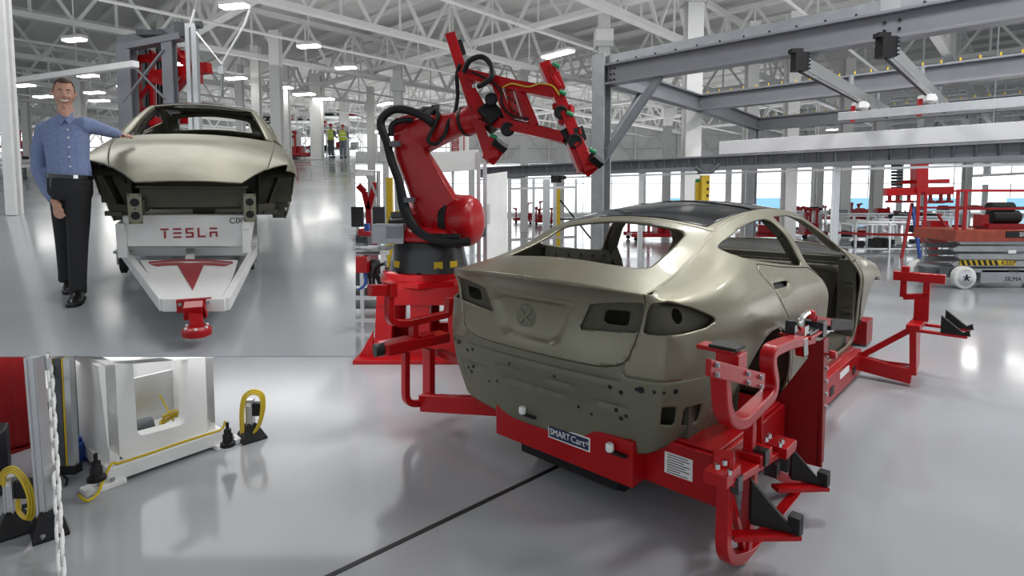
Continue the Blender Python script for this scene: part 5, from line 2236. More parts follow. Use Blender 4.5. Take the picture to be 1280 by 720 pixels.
def rack(p, wdt, dep, hgt, levels, label, items, seed, name='storage_rack', cat='rack', frame='alu', yaw=0, group=None):
    """open shelf rack with machine pieces on it"""
    rnd = random.Random(seed)
    t = thing(name, label, cat, p, group)
    R_ = Matrix.Rotation(yaw, 3, 'Z')
    g = lambda x, y, z: p + R_ @ Vector((x, y, 0)) + Vector((0, 0, z))
    b = MB()
    for x in (-wdt / 2, 0, wdt / 2):
        for y in (-dep / 2, dep / 2):
            b.bar(g(x, y, 0), g(x, y, hgt), .05, .05, (0, 1, 0))
    b.bar(g(-wdt / 2, -dep / 2, hgt), g(wdt / 2, -dep / 2, hgt), .06, .06)
    b.build('rack_frame', M[frame], t)
    for i in range(levels):
        z = hgt * (.12 + .8 * i / max(1, levels - 1)) if levels > 1 else hgt * .7
        b = MB()
        b.box(g(0, 0, z), (wdt, dep, .04), R_)
        b.build('shelf', M[frame], t)
        for j in range(items):
            x = -wdt / 2 + wdt * (j + .5) / items
            w, d, h = wdt / items * rnd.uniform(.4, .8), dep * rnd.uniform(.4, .8), hgt / levels * rnd.uniform(.15, .55)
            b = MB()
            c = g(x, rnd.uniform(-.1, .1) * dep, z + .022 + h / 2)
            k_ = rnd.random()
            if k_ < .5:
                b.box(c, (w, d, h), R_)
                b.box(c + Vector((0, 0, h / 2)), (w * .6, d * .6, h * .3), R_)
            else:
                b.cyl(c + R_ @ Vector((-w / 2, 0, 0)), c + R_ @ Vector((w / 2, 0, 0)), h / 2, 10)
                b.box(c - Vector((0, 0, h * .3)), (w * .7, d * .5, h * .4), R_)
            b.build('stored_part', M[rnd.choice(['red', 'red', 'black', 'darkgrey', 'galv', 'white'])], t)
    return t


def red_fixture(p, w, label, seed, group=None, yaw=0, h=.9):
    """low red wheeled fixture like the ones standing far off in the hall"""
    rnd = random.Random(seed)
    t = thing('red_fixture', label, 'fixture', p, group)
    R_ = Matrix.Rotation(yaw, 3, 'Z')
    g = lambda x, y, z: p + R_ @ Vector((x * w, y * w, 0)) + Vector((0, 0, z))
    b = MB()
    for y in (-.25, .25):
        b.bar(g(-.5, y, .22), g(.5, y, .22), .12, .14)
    for x in (-.45, 0, .45):
        b.bar(g(x, -.25, .22), g(x, .25, .22), .10, .10)
    b.build('base_frame', M['red'], t)
    b = MB()
    for x in (-.42, -.1, .2, .42):
        hh_ = h * rnd.uniform(.5, 1)
        y = rnd.choice([-.22, .22])
        b.bar(g(x, y, .22), g(x, y, hh_), .09, .09, (0, 1, 0))
        b.bar(g(x, y, hh_), g(x + rnd.uniform(-.15, .15), y * .4, hh_ + .06), .10, .08)
        b.box(g(x, y, hh_), (.16, .14, .14), R_)
    b.box(g(-.15, 0, .45), (w * .35, w * .3, .30), R_)
    b.build('clamp_post', M['red'], t)
    b = MB()
    for x in (-.42, .42):
        for y in (-.25, .25):
            c = g(x, y, .08)
            b.cyl(c - Vector((0, .03, 0)), c + Vector((0, .03, 0)), .08, 12)
    b.build('wheels', M['black'], t, kind='stuff')
    return t


# inset background: machines along the far end of the ramp
for i, (px, py, w, lv, it, hgt, lab) in enumerate(((376, 192.5, 1.8, 3, 3, 2.1, 'open machine rack to the left of the two helmeted people'), (399, 194.5, 1.2, 2, 2, 1.7, 'silver work frame directly beside the two helmeted people'), (428, 192.6, 2.2, 3, 3, 2.4, 'open machine rack behind the two helmeted people'), (335, 192.0, 1.8, 2, 3, 1.9, 'dim shelf rack behind the white cabinet beyond the hood'), (318, 190, 2.4, 2, 3, 1.8, 'shelf rack showing past the rear window pillar of the front-facing body'))):
    rack(on_deck(px, py), w, .9, hgt, lv, lab, it, 20 + i)
p = on_deck(361, 198)
t = thing('white_cabinet', 'low white cabinet with red lettering strip beyond the hood of the front-facing body', 'cabinet', p)
b = MB()
b.box(p + Vector((0, 0, .65)), (1.1, .6, 1.3))
b.box(p + Vector((0, 0, 1.32)), (1.16, .66, .05))
b.build('body', M['white'], t)
b = MB()
for i in range(5):
    b.box(p + Vector((-.36 + .18 * i, -.31, 1.05)), (.10, .02, .14))
b.build('red_marks', M['inkred'], t, kind='stuff')
for i, (px, py, w, lab) in enumerate(((378, 199, 1.8, 'red machine standing between the white cabinet and the helmeted people'), (22, 188, 2.6, 'red machine far behind the person in the blue shirt, beside the window'), (40, 186, 2.0, 'smaller red machine right beside the shoulder of the person in the blue shirt'))):
    red_fixture(on_deck(px, py), w, lab, 40 + i, h=1.5)
# white low tables on wheels at the left
for i, (px, py, w, lab) in enumerate(((8, 216, 1.5, 'nearer low white cart at the left behind the blue-shirted person'), (22, 206, 1.5, 'farther low white cart at the left behind the blue-shirted person'))):
    p = on_deck(px, py + 8)
    t = thing('low_cart', lab, 'cart', p)
    up_ = lambda x, y, z: Vector((p.x + x, p.y + y, deck_z(p.y + y) + z))
    b = MB()
    b.plate([up_(-w, -.3, .34), up_(w * .55, -.3, .34), up_(w * .55, .3, .34), up_(-w, .3, .34)], (0, 0, .06))
    b.build('table_top', M['white'], t, .004)
    for x in (-w * .9, -.1, w * .5):
        for y in (-.25, .25):
            b = MB()
            b.bar(up_(x, y, .12), up_(x, y, .36), .05, .05, (0, 1, 0))
            b.cyl(up_(x - .02, y, .06), up_(x + .02, y, .06), .06, 10)
            b.build('leg', M['darkgrey'], t)
    b = MB()
    b.box(up_(w * .2, 0, .45), (.12, .12, .10))
    b.build('stop_block', M['black'], t)

# ================================================================ main hall, behind the robot
def bench():
    p = on_z(462, 418)
    p = Vector((at(455, 400, 6.9).x, 7.1, 0))
    t = thing('work_bench', 'cluttered aluminium work bench with hoses beside the red robot', 'bench', p)
    A = lambda px, py, Y=7.0: at(px, py, Y)
    b = MB()
    for px in (430, 452, 478):
        for dy in (0, .8):
            q = A(px, 316, 7 + dy)
            b.bar((q.x, q.y, 0), q, .045, .045, (0, 1, 0))
    for py in (316, 372, 400):
        for dy in (0, .8):
            b.bar(A(400, py, 7 + dy), A(486, py, 7 + dy), .05, .05)
    b.build('bench_frame', M['alu'], t)
    b = MB()
    b.bar(A(400, 312, 7.4), A(484, 312, 7.4), .9, .04)
    b.bar(A(400, 425, 7.4), A(488, 425, 7.4), .8, .10)
    b.bar(A(400, 378, 7.4), A(480, 378, 7.4), .7, .03)
    b.build('bench_top', M['darkgrey'], t)
    b = MB()
    for px, py, w, h, dy in ((450, 300, .25, .14, .2), (464, 336, .18, .22, .1), (448, 344, .2, .25, .2), (474, 334, .15, .14, 0), (456, 366, .3, .08, .2)):
        b.box(A(px, py, 7.1 + dy), (w, .2, h))
        b.cyl(A(px, py - 3, 7.0 + dy), A(px + 8, py - 5, 7.0 + dy), .03, 8)
    b.build('drive_unit', M['darkgrey'], t, .005)
    b = MB()
    for px, py, w, h in ((447, 330, .28, .20), (472, 288, .05, .05), (461, 292, .10, .05), (453, 290, .06, .08)):
        b.box(A(px, py, 6.95), (w, .2, h))
    b.build('red_clamp', M['red'], t, .004)
    for pts, m in (([(452, 330), (457, 345), (456, 356), (448, 362)], 'blue'), ([(462, 342), (464, 360), (470, 368), (474, 356), (470, 345)], 'black'), ([(470, 340), (476, 352), (477, 372)], 'black'), ([(480, 330), (470, 335), (467, 352), (470, 366)], 'black')):
        b = MB()
        b.tube(spline([A(x, y, 6.92) for x, y in pts], 5), .018, 6)
        b.build('hose', M[m], t)
    b = MB()
    b.box(A(459, 284, 6.95), (.06, .06, .09))
    b.build('blue_can', M['blue'], t)
    return t


bench()
for px, lab in ((447, 'black monitor on the work bench, nearer to the white post'), (474, 'black monitor on the work bench, beside the yellow post')):
    p = at(px, 271, 7.5)
    t = thing('monitor', lab, 'monitor', at(px, 300, 7.5))
    b = MB()
    b.box(p, (.16, .05, .27))
    b.build('screen', M['blackgloss'], t, .004)
    b = MB()
    b.bar(p, at(px, 312, 7.5), .04, .04, (0, 1, 0))
    b.build('stand', M['alu'], t)
p = at(487, 222, 8.2)
b = MB()
b.bar((p.x, p.y, 0), p, .09, .09, (0, 1, 0))
b.box((p.x, p.y, .02), (.2, .2, .04))
tag(b.build('safety_post', M['yellow'], bevel=.004), 'yellow safety post standing left of the red robot', 'post')
t = thing('white_frame_stand', 'aluminium arch frame with white lamp over the work bench', 'frame', at(470, 300, 7.8))
b = MB()
b.tube([at(473, 300, 7.8), at(473, 214, 7.8), at(445, 214, 7.8)], .03, 8)
b.bar(at(458, 218, 7.8), at(474, 250, 7.8), .03, .03)
b.build('arch', M['alu'], t)
b = MB()
b.bar(at(446, 218, 7.8), at(466, 217, 7.8), .12, .05)
b.build('hood', M['white'], t)
t = thing('small_robot', 'small red robot arm far behind the work bench', 'robot', on_z(462, 292))
q = 16.0
b = MB()
for a_, c_ in (((462, 292), (461, 262)), ((461, 262), (456, 240)), ((456, 240), (448, 232)), ((461, 262), (470, 228))):
    b.bar(at(*a_, q), at(*c_, q), .16, .16, (0, 1, 0))
b.build('arm', M['red'], t, .01)
b = MB()
p = at(462, 292, q)
b.cyl((p.x, p.y, 0), (p.x, p.y, p.z + .1), .25, 14)
b.build('pedestal', M['red'], t)
# white booth with its sign panel behind the robot
YB2 = 8.6
t = thing('white_booth', 'white machine booth with aluminium corner posts behind the red robot', 'booth', Vector((at(600, 300, YB2).x, YB2, 0)))
b = MB()
a0, a1 = at(536, 205, YB2), at(600, 205, YB2)
b.plate([at(530, 192, YB2), at(598, 187, YB2), at(598, 212, YB2), at(530, 217, YB2)], (0, .08, 0))
b.build('sign_panel', M['white'], t, .004)
for px, dy in ((598, 0), (606, .05), (566, .3), (540, .3)):
    p = at(px, 190 if px > 590 else 214, YB2 + dy)
    b = MB()
    b.bar((p.x, p.y, 0), p, .06 if px > 590 else .04, .06, (0, 1, 0))
    b.build('corner_post', M['alu'], t, .003)
b = MB()
q0, q1 = at(608, 218, YB2 + .4), at(634, 218, YB2 + .9)
b.plate([Vector((q0.x, q0.y, 0)), Vector((q1.x, q1.y, 0)), q1 + Vector((0, 0, .05)), q0], (0, .05, 0))
b.build('door_leaf', M['white'], t, .004)
b = MB()
b.bar(at(611, 255, YB2 + .4), at(611, 280, YB2 + .4), .04, .03, (0, 1, 0))
b.build('door_handle', M['label'], t)
b = MB()
b.box(at(597, 290, YB2 - .1), (.25, .12, .14))
b.build('junction_box', M['darkgrey'], t)
t = thing('hanging_banner', 'narrow white banner with red block marks behind the robot forearm', 'banner', at(574, 178, 9.5))
b = MB()
b.plate([at(562, 160, 9.5), at(586, 157, 9.5), at(586, 190, 9.5), at(562, 192, 9.5)], (0, .03, 0))
b.build('cloth', M['white'], t)
b = MB()
for y0 in (168, 177, 186):
    for dx, w, hh_ in ((0, .13, .018), (0, .13, .018)):
        pass
    c = at(569, y0, 9.47)
    b.box(c + Vector((0, 0, .045)), (.12, .01, .02))
    b.box(c + Vector((0, 0, -.04)), (.12, .01, .02))
    b.box(c, (.09, .01, .02))
    b.box(c + Vector((-.05, 0, 0)), (.02, .01, .10))
    b.box(c + Vector((.05, 0, -.01)), (.02, .01, .08))
b.bar(at(580, 160, 9.47), at(580, 190, 9.47), .02, .01, (0, 1, 0))
b.build('red_marks', M['inkred'], t, kind='stuff')
# guard fence with aluminium posts
t = thing('guard_fence', 'aluminium guard fence posts and rails left of the big steel post', 'fence', Vector((at(660, 300, 10).x, 10, 0)))
for px, w in ((637, .07), (667, .05), (683, .13), (693, .05), (720, .04)):
    p = at(px, 224, 10)
    b = MB()
    b.bar((p.x, p.y, 0), p, w, .06, (0, 1, 0))
    b.build('post', M['alu'], t, .003)
b = MB()
b.bar(at(637, 300, 10), at(720, 296, 10), .04, .04)
b.bar(at(637, 236, 10), at(720, 234, 10), .03, .04)
b.build('rail', M['alu'], t)
b = MB()
b.bar(at(700, 250, 10.2), at(740, 300, 10.2), .03, .03)
b.bar(at(700, 274, 10.2), at(755, 274, 10.2), .03, .03)
b.build('brace', M['black'], t)
b = MB()
b.box(at(695, 224, 10), (.18, .15, .12))
b.box(at(704, 222, 9.9), (.10, .1, .06))
b.build('camera_box', M['black'], t, .004)
for px, Y, top, lab in ((698, 11, 236, 'yellow safety post showing behind the car roof, left of the steel post'), (881, 9.4, 219, 'thick yellow post under the conveyor, right one of the pair above the car roof'), (872, 9.5, 228, 'slim yellow post with green beacon, left one of the pair above the car roof')):
    p = at(px, top, Y)
    w = .13 if px == 881 else .075
    t = thing('safety_post', lab, 'post', (p.x, p.y, 0))
    b = MB()
    b.bar((p.x, p.y, 0), p, w, w, (0, 1, 0))
    b.build('pole', M['yellow'], t, .004)
    if px == 872:
        b = MB()
        b.lathe(p, (0, 0, 1), [(.035, 0), (.04, .01), (.04, .05), (.02, .06)], 12)
        b.build('beacon', M['green'], t, smooth=40)
    if px == 881:
        b = MB()
        for i in range(6):
            b.box(p + Vector((.03, -.07, -.12 - .11 * i)), (.03, .01, .04))
        b.build('slot', M['black'], t, kind='stuff')
        b = MB()
        b.tube(spline([p + Vector((-.18, -.05, .12)), p + Vector((-.05, -.05, .05)), p + Vector((.1, -.05, .06)), p + Vector((.22, -.05, .18))], 4), .03, 8)
        b.box(p + Vector((0, 0, .10)), (.2, .15, .16))
        b.build('cable_head', M['darkgrey'], t)
# red fixtures and tables far off, seen over and through the car
for i, (px, py, w, lab) in enumerate(((665, 278, 2.4, 'red fixture far off between the fence posts left of the car roof'), (680, 281, 1.6, 'small red fixture behind the fence posts, nearest to the yellow post'), (934, 287, 2.0, 'red fixture seen through the rear side window of the car, left one'),
                                       (957, 300, 2.0, 'red fixture seen through the rear side window of the car, nearer one'), (1006, 297, 1.6, 'red fixture seen through the front window opening of the car'), (1040, 277, 2.0, 'distant red fixture just above the windscreen pillar of the car'),
                                       (1070, 281, 1.6, 'distant red fixture left of the white hall column'), (1103, 279, 1.8, 'distant red fixture right of the white hall column'), (820, 300, 2.2, 'red fixture seen through the car body from the rear window'))):
    red_fixture(on_z(px, py), w, lab, 60 + i, h=1.3, yaw=.4 * i)
for i, (px, py, w, lv, it, hgt, lab) in enumerate(((1100, 314, 2.0, 2, 3, .9, 'long metal table rack behind the red tape, left part'), (1143, 309, 2.0, 2, 3, 1.0, 'metal table rack with black boxes under the red hanging gripper'), (1168, 299, 1.8, 2, 4, 1.1, 'metal table rack beside the red cabinet, far right'), (1075, 300, 2.2, 2, 3, 1.0, 'low metal table rack in front of the white hall column'), (1015, 292, 2.4, 2, 3, 1.0, 'metal rack behind the red fixtures seen past the car pillar'), (1215, 296, 2.4, 2, 3, 1.2, 'metal rack seen between the rails of the scissor lift'))):
    rack(on_z(px, py), w, .8, hgt, lv, lab, it, 90 + i)
for px, py, lab in ((1132, 270, 'black crate on the rack under the red gripper, left one'), (1156, 272, 'black crate on the rack under the red gripper, right one'), (1147, 286, 'black crate low on the rack under the red gripper')):
    q = on_z(1143, 309)
    p = at(px, py, q.y + .1)
    t = thing('black_crate', lab, 'crate', p)
    b = MB()
    b.box(p, (.5, .4, .22))
    b.build('body', M['black'], t, .01)
    b = MB()
    b.box(p + Vector((0, 0, .115)), (.54, .44, .03))
    b.build('rim', M['black'], t, .004)
# red barrier tape and its posts
p, q = on_z(1040, 305), on_z(1195, 322)
p, q = at(1036, 290, 17), at(1194, 293, 13.2)
b = MB()
n = 10
for i in range(n):
    f = lambda t_: p.lerp(q, t_) + Vector((0, 0, -.04 * 4 * t_ * (1 - t_)))
    b.bar(f(i / n), f((i + 1) / n), .006, .07)
tag(b.build('barrier_tape', M['red']), 'red barrier tape stretched from the car towards the scissor lift', 'tape')
# hanging red gripper on its post, right
YG = 11.5
t = thing('hanging_gripper', 'red hanging gripper beam with black chain under the conveyor at the right', 'gripper', at(1147, 240, YG))
A = lambda px, py, dy=0: at(px, py, YG + dy)
b = MB()
b.bar(A(1149, 196), A(1149, 240), .24, .2, (0, 1, 0))
b.build('mast', M['red'], t, .005)
b = MB()
b.bar(A(1106, 240), A(1190, 238), .12, .16)
b.build('beam', M['red'], t, .005)
b = MB()
for px in (1112, 1122, 1136, 1163, 1176, 1186):
    b.bar(A(px, 240), A(px, 252), .05, .05, (0, 1, 0))
    b.box(A(px, 252), (.12, .1, .05))
b.build('finger', M['darkred'], t, kind='stuff')
b = MB()
b.bar(A(1126, 252, .1), A(1146, 252, .1), .05, .05)
b.bar(A(1160, 253, .1), A(1180, 253, .1), .05, .05)
b.build('cross_finger', M['galv'], t, kind='stuff')
b = MB()
for i in range(9):
    b.box(A(1121, 203 + i * 4), (.17, .1, .05))
b.build('energy_chain', M['black'], t, kind='stuff')
b = MB()
b.bar(A(1120, 228, .2), A(1186, 226, .2), .05, .08)
b.build('upper_bar', M['red'], t)
YL_ = 15.0
t = thing('step_ladder', 'red and blue step ladder under the hanging gripper', 'ladder', Vector((at(1141, 290, YL_).x, YL_, 0)))
for a_, m in (((1128, 290), 'red'), ((1151, 290), 'blue')):
    for dy in (0, .4):
        b = MB()
        top, lo = at(1140, 254, YL_ + dy), at(a_[0], 300, YL_ + dy)
        lo.z = 0
        b.bar(lo, top, .05, .06)
        b.build('leg', M[m], t)
b = MB()
for k_ in range(4):
    c = at(1140, 254, YL_).lerp(Vector((at(1128, 300, YL_).x, YL_, 0)), .2 + .2 * k_)
    b.bar(c, c + Vector((0, .4, 0)), .06, .03)
b.build('tread', M['galv'], t, kind='stuff')
p = on_z(1192, 344)
t = thing('red_cabinet', 'red control cabinet on a post left of the scissor lift', 'cabinet', p)
b = MB()
b.box((p.x, p.y + .6, at(1188, 292, p.y).z), (.38, .3, .50))
b.build('box', M['red'], t, .006)
b = MB()
b.bar((p.x - .0, p.y + .6, 0), (p.x, p.y + .6, 1.0), .14, .12, (0, 1, 0))
b.box((p.x, p.y + .6, .02), (.34, .34, .04))
b.build('stand', M['red'], t, .004)
b = MB()
b.tube([(p.x - .1, p.y + .4, 1.28), (p.x + .08, p.y + .35, .95), (p.x + .22, p.y + .5, .8)], .03, 8)
b.build('cable', M['inkred'], t)


def scissor_lift():
    YS = 10.0
    A = lambda px, py, dy=0: at(px, py, YS + dy)
    X0, X1 = A(1192, 360).x, A(1192, 360).x + 2.6
    gz = lambda py: A(1200, py).z
    t = thing('scissor_lift', 'grey scissor lift with red platform rails and warning stripe at the right', 'lift', (X0 + 1.2, YS + .5, 0))
    D_ = 1.05
    bx = lambda b, x0, x1, z0, z1, y0=0, y1=D_: b.box(((x0 + x1) / 2, YS + (y0 + y1) / 2, (z0 + z1) / 2), (x1 - x0, y1 - y0, z1 - z0))
    b = MB()
    bx(b, X0 + .48, X1 - .4, .09, gz(337))
    bx(b, X0 + .05, X1, gz(341), gz(336))
    b.build('chassis', M['galv'], t, .01)
    b = MB()
    for i, py in enumerate((334, 325, 315, 306)):
        z = gz(py)
        o = .10 if i % 2 else 0
        b.plate([(X0 + .03 + o, YS + .05, z), (X1 - .1, YS + .05, z), (X1 - .1, YS + .05, z + .105), (X0 + .10, YS + .05, z + .105), (X0 - .02 + o, YS + .05, z + .05)], (0, .08, 0))
        b.plate([(X0 + .03 + o, YS + .85, z), (X1 - .1, YS + .85, z), (X1 - .1, YS + .85, z + .105), (X0 + .10, YS + .85, z + .105)], (0, .08, 0))
    b.build('scissor_arm', M['galv'], t, .006, kind='stuff')
    b = MB()
    bx(b, X0 - .02, X1, gz(302), gz(288))
    b.build('platform', M['brick'], t, .008)
    b = MB()
    bx(b, X0 + .88, X1, gz(297), gz(289), -.012, 0)
    nb = b.build('name_board', M['black'], t, label='black board with white letters')
    text_on('lettering', 'SIL', (X0 + 1.18, YS - .014, gz(293.2)), (1, 0, 0), (0, 0, 1), .11, M['label'], nb)
    for x in (X0 + .02, X0 + .16, X1 - .1):
        for y in (.04, D_ - .04):
            b = MB()
            b.bar((x, YS + y, gz(290)), (x, YS + y, gz(238)), .045, .045, (0, 1, 0))
            b.build('rail_post', M['red'], t, .003)
    for py in (238, 261):
        for y in (.04, D_ - .04):
            b = MB()
            b.bar((X0, YS + y, gz(py)), (X1, YS + y, gz(py)), .035, .04)
            b.build('guard_rail', M['red'] if py == 238 else M['darkred'], t)
    # warning stripe and words
    zs0, zs1 = gz(332), gz(325.5)
    b = MB()
    bx(b, X0 + .12, X0 + 1.12, zs0, zs1, .03, .045)
    st = b.build('warning_stripe', M['yellow'], t, label='yellow and black striped warning band')
    b = MB()
    for i in range(7):
        x = X0 + .16 + i * .10
        b.plate([(x, YS + .028, zs0), (x + .05, YS + .028, zs0), (x + .01, YS + .028, zs1), (x - .04, YS + .028, zs1)], (0, -.003, 0))
    b.build('stripe', M['black'], st, kind='stuff')
    text_on('lettering', 'KEEP', (X0 + .99, YS + .026, (zs0 + zs1) / 2), (1, 0, 0), (0, 0, 1), .125, M['inkblack'], st)
    text_on('lettering', 'SKYJ', (X0 + 1.06, YS - .004, gz(338.5)), (1, 0, 0), (0, 0, 1), .09, M['darkgrey'], t)
    text_on('lettering', 'SILMA', (X0 + 1.06, YS - .003, gz(349)), (1, 0, 0), (0, 0, 1), .115, M['inkblack'], t)
    for x, y in ((A(1202, 348).x, -.10), (X1 - .2, -.1), (A(1202, 348).x, D_ - .05), (X1 - .2, D_ - .05)):
        b = MB()
        b.lathe((x, YS + y, .205), (0, 1, 0), [(.17, 0), (.2, .02), (.2, .12), (.17, .14)], 28)
        w = b.build('wheel', M['label'], t, smooth=40)
        b = MB()
        b.lathe((x, YS + y - .006, .205), (0, 1, 0), [(.145, 0), (.15, .003), (.15, .006)], 24)
        b.build('wheel_disc', M['alu'], w, smooth=40)
        b = MB()
        for k_ in range(5):
            a = k_ * 1.2566 + .3
            b.bar((x, YS + y - .01, .205), (x + .06 * math.cos(a), YS + y - .01, .205 + .06 * math.sin(a)), .012, .03, (0, 1, 0))
        b.build('wheel_star', M['black'], w)
    b = MB()
    bx(b, X0 + .34, X0 + .50, .12, gz(338), .1, .9)
    b.bar((X0 - .45, YS + .1, gz(340)), (X0 + .12, YS + .1, gz(337)), .10, .12)
    b.box((X0 - .45, YS + .1, gz(343)), (.14, .14, .22))
    b.box((X0 - .2, YS + .05, gz(341)), (.16, .14, .13))
    b.build('drive_gear', M['darkgrey'], t, .006)
    b = MB()
    for x, z0 in ((1.0, .5),):
        b.box((X0 + 1.05, YS + .04, gz(315)), (.14, .01, .06))
    b.build('small_label', M['label'], t, label='small pale label on the scissor arm')
    # things lying on the platform
    return t, X0, YS, gz


sl, SX, SY, SG = scissor_lift()
p = Vector((SX + 1.0, SY + .5, SG(288)))
t = thing('spare_motor', 'dark round machine part standing on the scissor lift platform', 'motor', p)
b = MB()
b.cyl(p + Vector((.0, 0, .22)), p + Vector((.5, 0, .22)), .13, 18)
b.cyl(p + Vector((-.02, 0, .40)), p + Vector((.4, 0, .40)), .10, 18)
b.build('drum', M['black'], t, smooth=40)
b = MB()
b.box(p + Vector((.2, 0, .05)), (.7, .35, .10))
b.box(p + Vector((-.16, 0, .16)), (.14, .2, .22))
b.build('bracket', M['darkred'], t, .005)
p = on_z(1233, 318)
b = MB()
p = at(1229, 281, 13)
# bright strip lamp at the right
p, q = at(1216, 227, 12.5), at(1330, 222, 11.5)
t = thing('strip_light', 'long bright strip lamp above the scissor lift', 'ceiling light', p)
b = MB()
b.bar(p, q, .14, .14)
b.build('tube', M['lamp'], t)
b = MB()
b.bar(p + Vector((0, 0, .12)), q + Vector((0, 0, .12)), .25, .06)
for k_ in (.2, .8):
    c = p.lerp(q, k_)
    b.bar(c + Vector((0, 0, .12)), Vector((c.x, c.y, 6.9)), .02, .02)
b.build('housing', M['galv'], t)

# ================================================================ white machine base, posts, cables and chain at the lower left
def white_machine():
    c0, c1 = on_z(134, 608), on_z(280, 556)          # front foot line, left to right
    d = (c1 - c0)
    d.z = 0
    L_ = d.length
    d.normalize()
    nrm = Vector((-d.y, d.x, 0))                     # going away
    zt = deck_z(c0.y + .1) - .012
    t = thing('machine_pedestal', 'white machine pedestal with a rounded window, bolted to a floor plate', 'pedestal', (c0 + c1) / 2)
    P = lambda s, h, b_=0: c0 + d * (s * L_) + nrm * b_ + Vector((0, 0, h))

    def F_(px, py):
        """point on the front face plane"""
        r = ray(px, py)
        n = nrm
        o = c0 + nrm * .06
        return O + r * ((o - O).dot(n) / r.dot(n))
    b = MB()
    b.plate([P(-.0, .02, -.02), P(1.0, .02, -.02), P(1.08, .02, .62), P(.08, .02, .62)], (0, 0, .085))
    base = b.build('floor_plate', M['white'], t, .006)
    # front wall as a ring round the window
    out = [F_(130, 600), F_(262, 556), F_(262, 430), F_(120, 430)]
    for q in out[2:]:
        q.z = min(q.z, zt)
    outer = [F_(138, 590), F_(270, 553), F_(266, 447), F_(122, 447)]
    for q in outer:
        q.z = max(.10, min(q.z, zt))
    inner = [F_(172, 546), F_(232, 530), F_(235, 448), F_(166, 448)]
    rin = rounded([(inner[3] + inner[0]) / 2, inner[0], (inner[0] + inner[1]) / 2, inner[1], (inner[1] + inner[2]) / 2], .05, 4)
    for q in inner:
        q.z = min(q.z, zt - .03)
    il = [inner[3], *rounded([inner[3], inner[0], inner[1], inner[2]], .045, 4)[1:-1], inner[2]]
    # match counts: project the window outline to the outer edge
    ol = []
    m = len(il)
    for i, q in enumerate(il):
        k_ = i / (m - 1)
        if k_ < .2:
            ol.append(outer[3].lerp(outer[0], i / (m * .2)))
        elif k_ < .8:
            ol.append(outer[0].lerp(outer[1], (k_ - .2) / .6))
        else:
            ol.append(outer[1].lerp(outer[2], (k_ - .8) / .2))
    ol[0], ol[-1] = outer[3], outer[2]
    dd = nrm * .10
    b = MB()
    n = len(il)
    vs = ol + il + [p + dd for p in ol] + [p + dd for p in il]
    fs = []
    for i in range(n - 1):
        j = i + 1
        fs += [(i, j, n + j, n + i), (2 * n + i, 3 * n + i, 3 * n + j, 2 * n + j), (i, 2 * n + i, 2 * n + j, j), (n + i, n + j, 3 * n + j, 3 * n + i)]
    b.add(vs, fs)
    b.plate([outer[3], outer[2], inner[2], inner[3]], dd)
    b.build('front_wall', M['white'], t, 0)
    b = MB()
    # side walls, back wall and a shelf inside
    for e in (outer[0], outer[1]):
        b.plate([Vector((e.x, e.y, .1)), Vector((e.x, e.y, zt)), Vector((e.x, e.y, zt)) + nrm * .5, Vector((e.x, e.y, .1)) + nrm * .5], d * (.05 if e is outer[0] else -.05))
    b.build('side_wall', M['white'], t)
    b = MB()
    b.plate([P(.12, .1, .55), P(.98, .1, .55), P(.98, zt * .62, .55), P(.12, zt * .62, .55)], nrm * .03)
    b.build('inner_plate', M['alu'], t)
    b = MB()
    for s_, b_ in ((.02, .03), (.98, .02)):
        c = P(s_, .02, b_ - .03)
        b.box(c + Vector((0, 0, -.005)) + d * (.04 if s_ > .5 else -.03), (.20, .10, .03), Matrix.Rotation(math.atan2(d.y, d.x), 3, 'Z'))
    b.build('foot_bracket', M['label'], base, .004)
    b = MB()
    for s_ in (-.06, .03, 1.0, 1.07):
        c = P(s_, .025, -.02)
        b.cyl(c, c + Vector((0, 0, .025)), .014, 8)
    b.build('bolt', M['galv'], base, kind='stuff')
    for px, py, h in ((121, 600, .13), (285, 557, .13)):
        p = on_z(px, py, .10)
        b = MB()
        b.lathe(p, (0, 0, 1), [(.045, 0), (.045, .02), (.03, .03), (.03, .07), (.022, .08), (.022, .105), (.010, .11), (.010, .15)], 14)
        b.build('leveling_foot', M['black'], t, smooth=40)
    # motor inside the window
    return t, P, d, nrm, zt


wm, WP, wd, wn, wz = white_machine()
p = WP(.38, .105, .28)
t = thing('small_motor', 'small dark motor with white label inside the white pedestal window', 'motor', p)
b = MB()
b.cyl(p + wd * -.09 + Vector((0, 0, .065)), p + wd * .09 + Vector((0, 0, .065)), .062, 18)
b.build('housing', M['darkgrey'], t, smooth=40)
b = MB()
b.cyl(p + wd * -.10 + Vector((0, 0, .065)), p + wd * -.06 + Vector((0, 0, .065)), .065, 18)
b.build('end_bell', M['darkred'], t, smooth=40)
b = MB()
b.box(p + Vector((.01, -.062, .075)), (.10, .012, .05), Matrix.Rotation(math.atan2(wd.y, wd.x), 3, 'Z'))
b.build('label', M['label'], t)
c = WP(.72, .125, .26)
for nm, ctr, R_, n_, nr, lab in (('cable_coil', c, .075, 4, Vector((.1, -.4, 1)).normalized(), 'yellow cable coil lying inside the white pedestal window'),):
    b = MB()
    a_ = nr.cross(Vector((0, 1, 0))).normalized()
    bb_ = nr.cross(a_)
    b.tube([ctr + a_ * (R_ + .006 * math.sin(3 * t_)) * math.cos(t_) + bb_ * (R_ + .008 * math.cos(2.3 * t_)) * math.sin(t_) + nr * (.003 * t_) for t_ in np.linspace(0, 6.283 * n_, 22 * n_)], .007, 6)
    b.tube(spline([ctr + Vector((-.02, .02, .02)), ctr + Vector((-.10, .06, .12)), ctr + Vector((-.13, .05, .2))], 5), .006, 6)
    tag(b.build(nm, M['cable']), lab, 'cable')
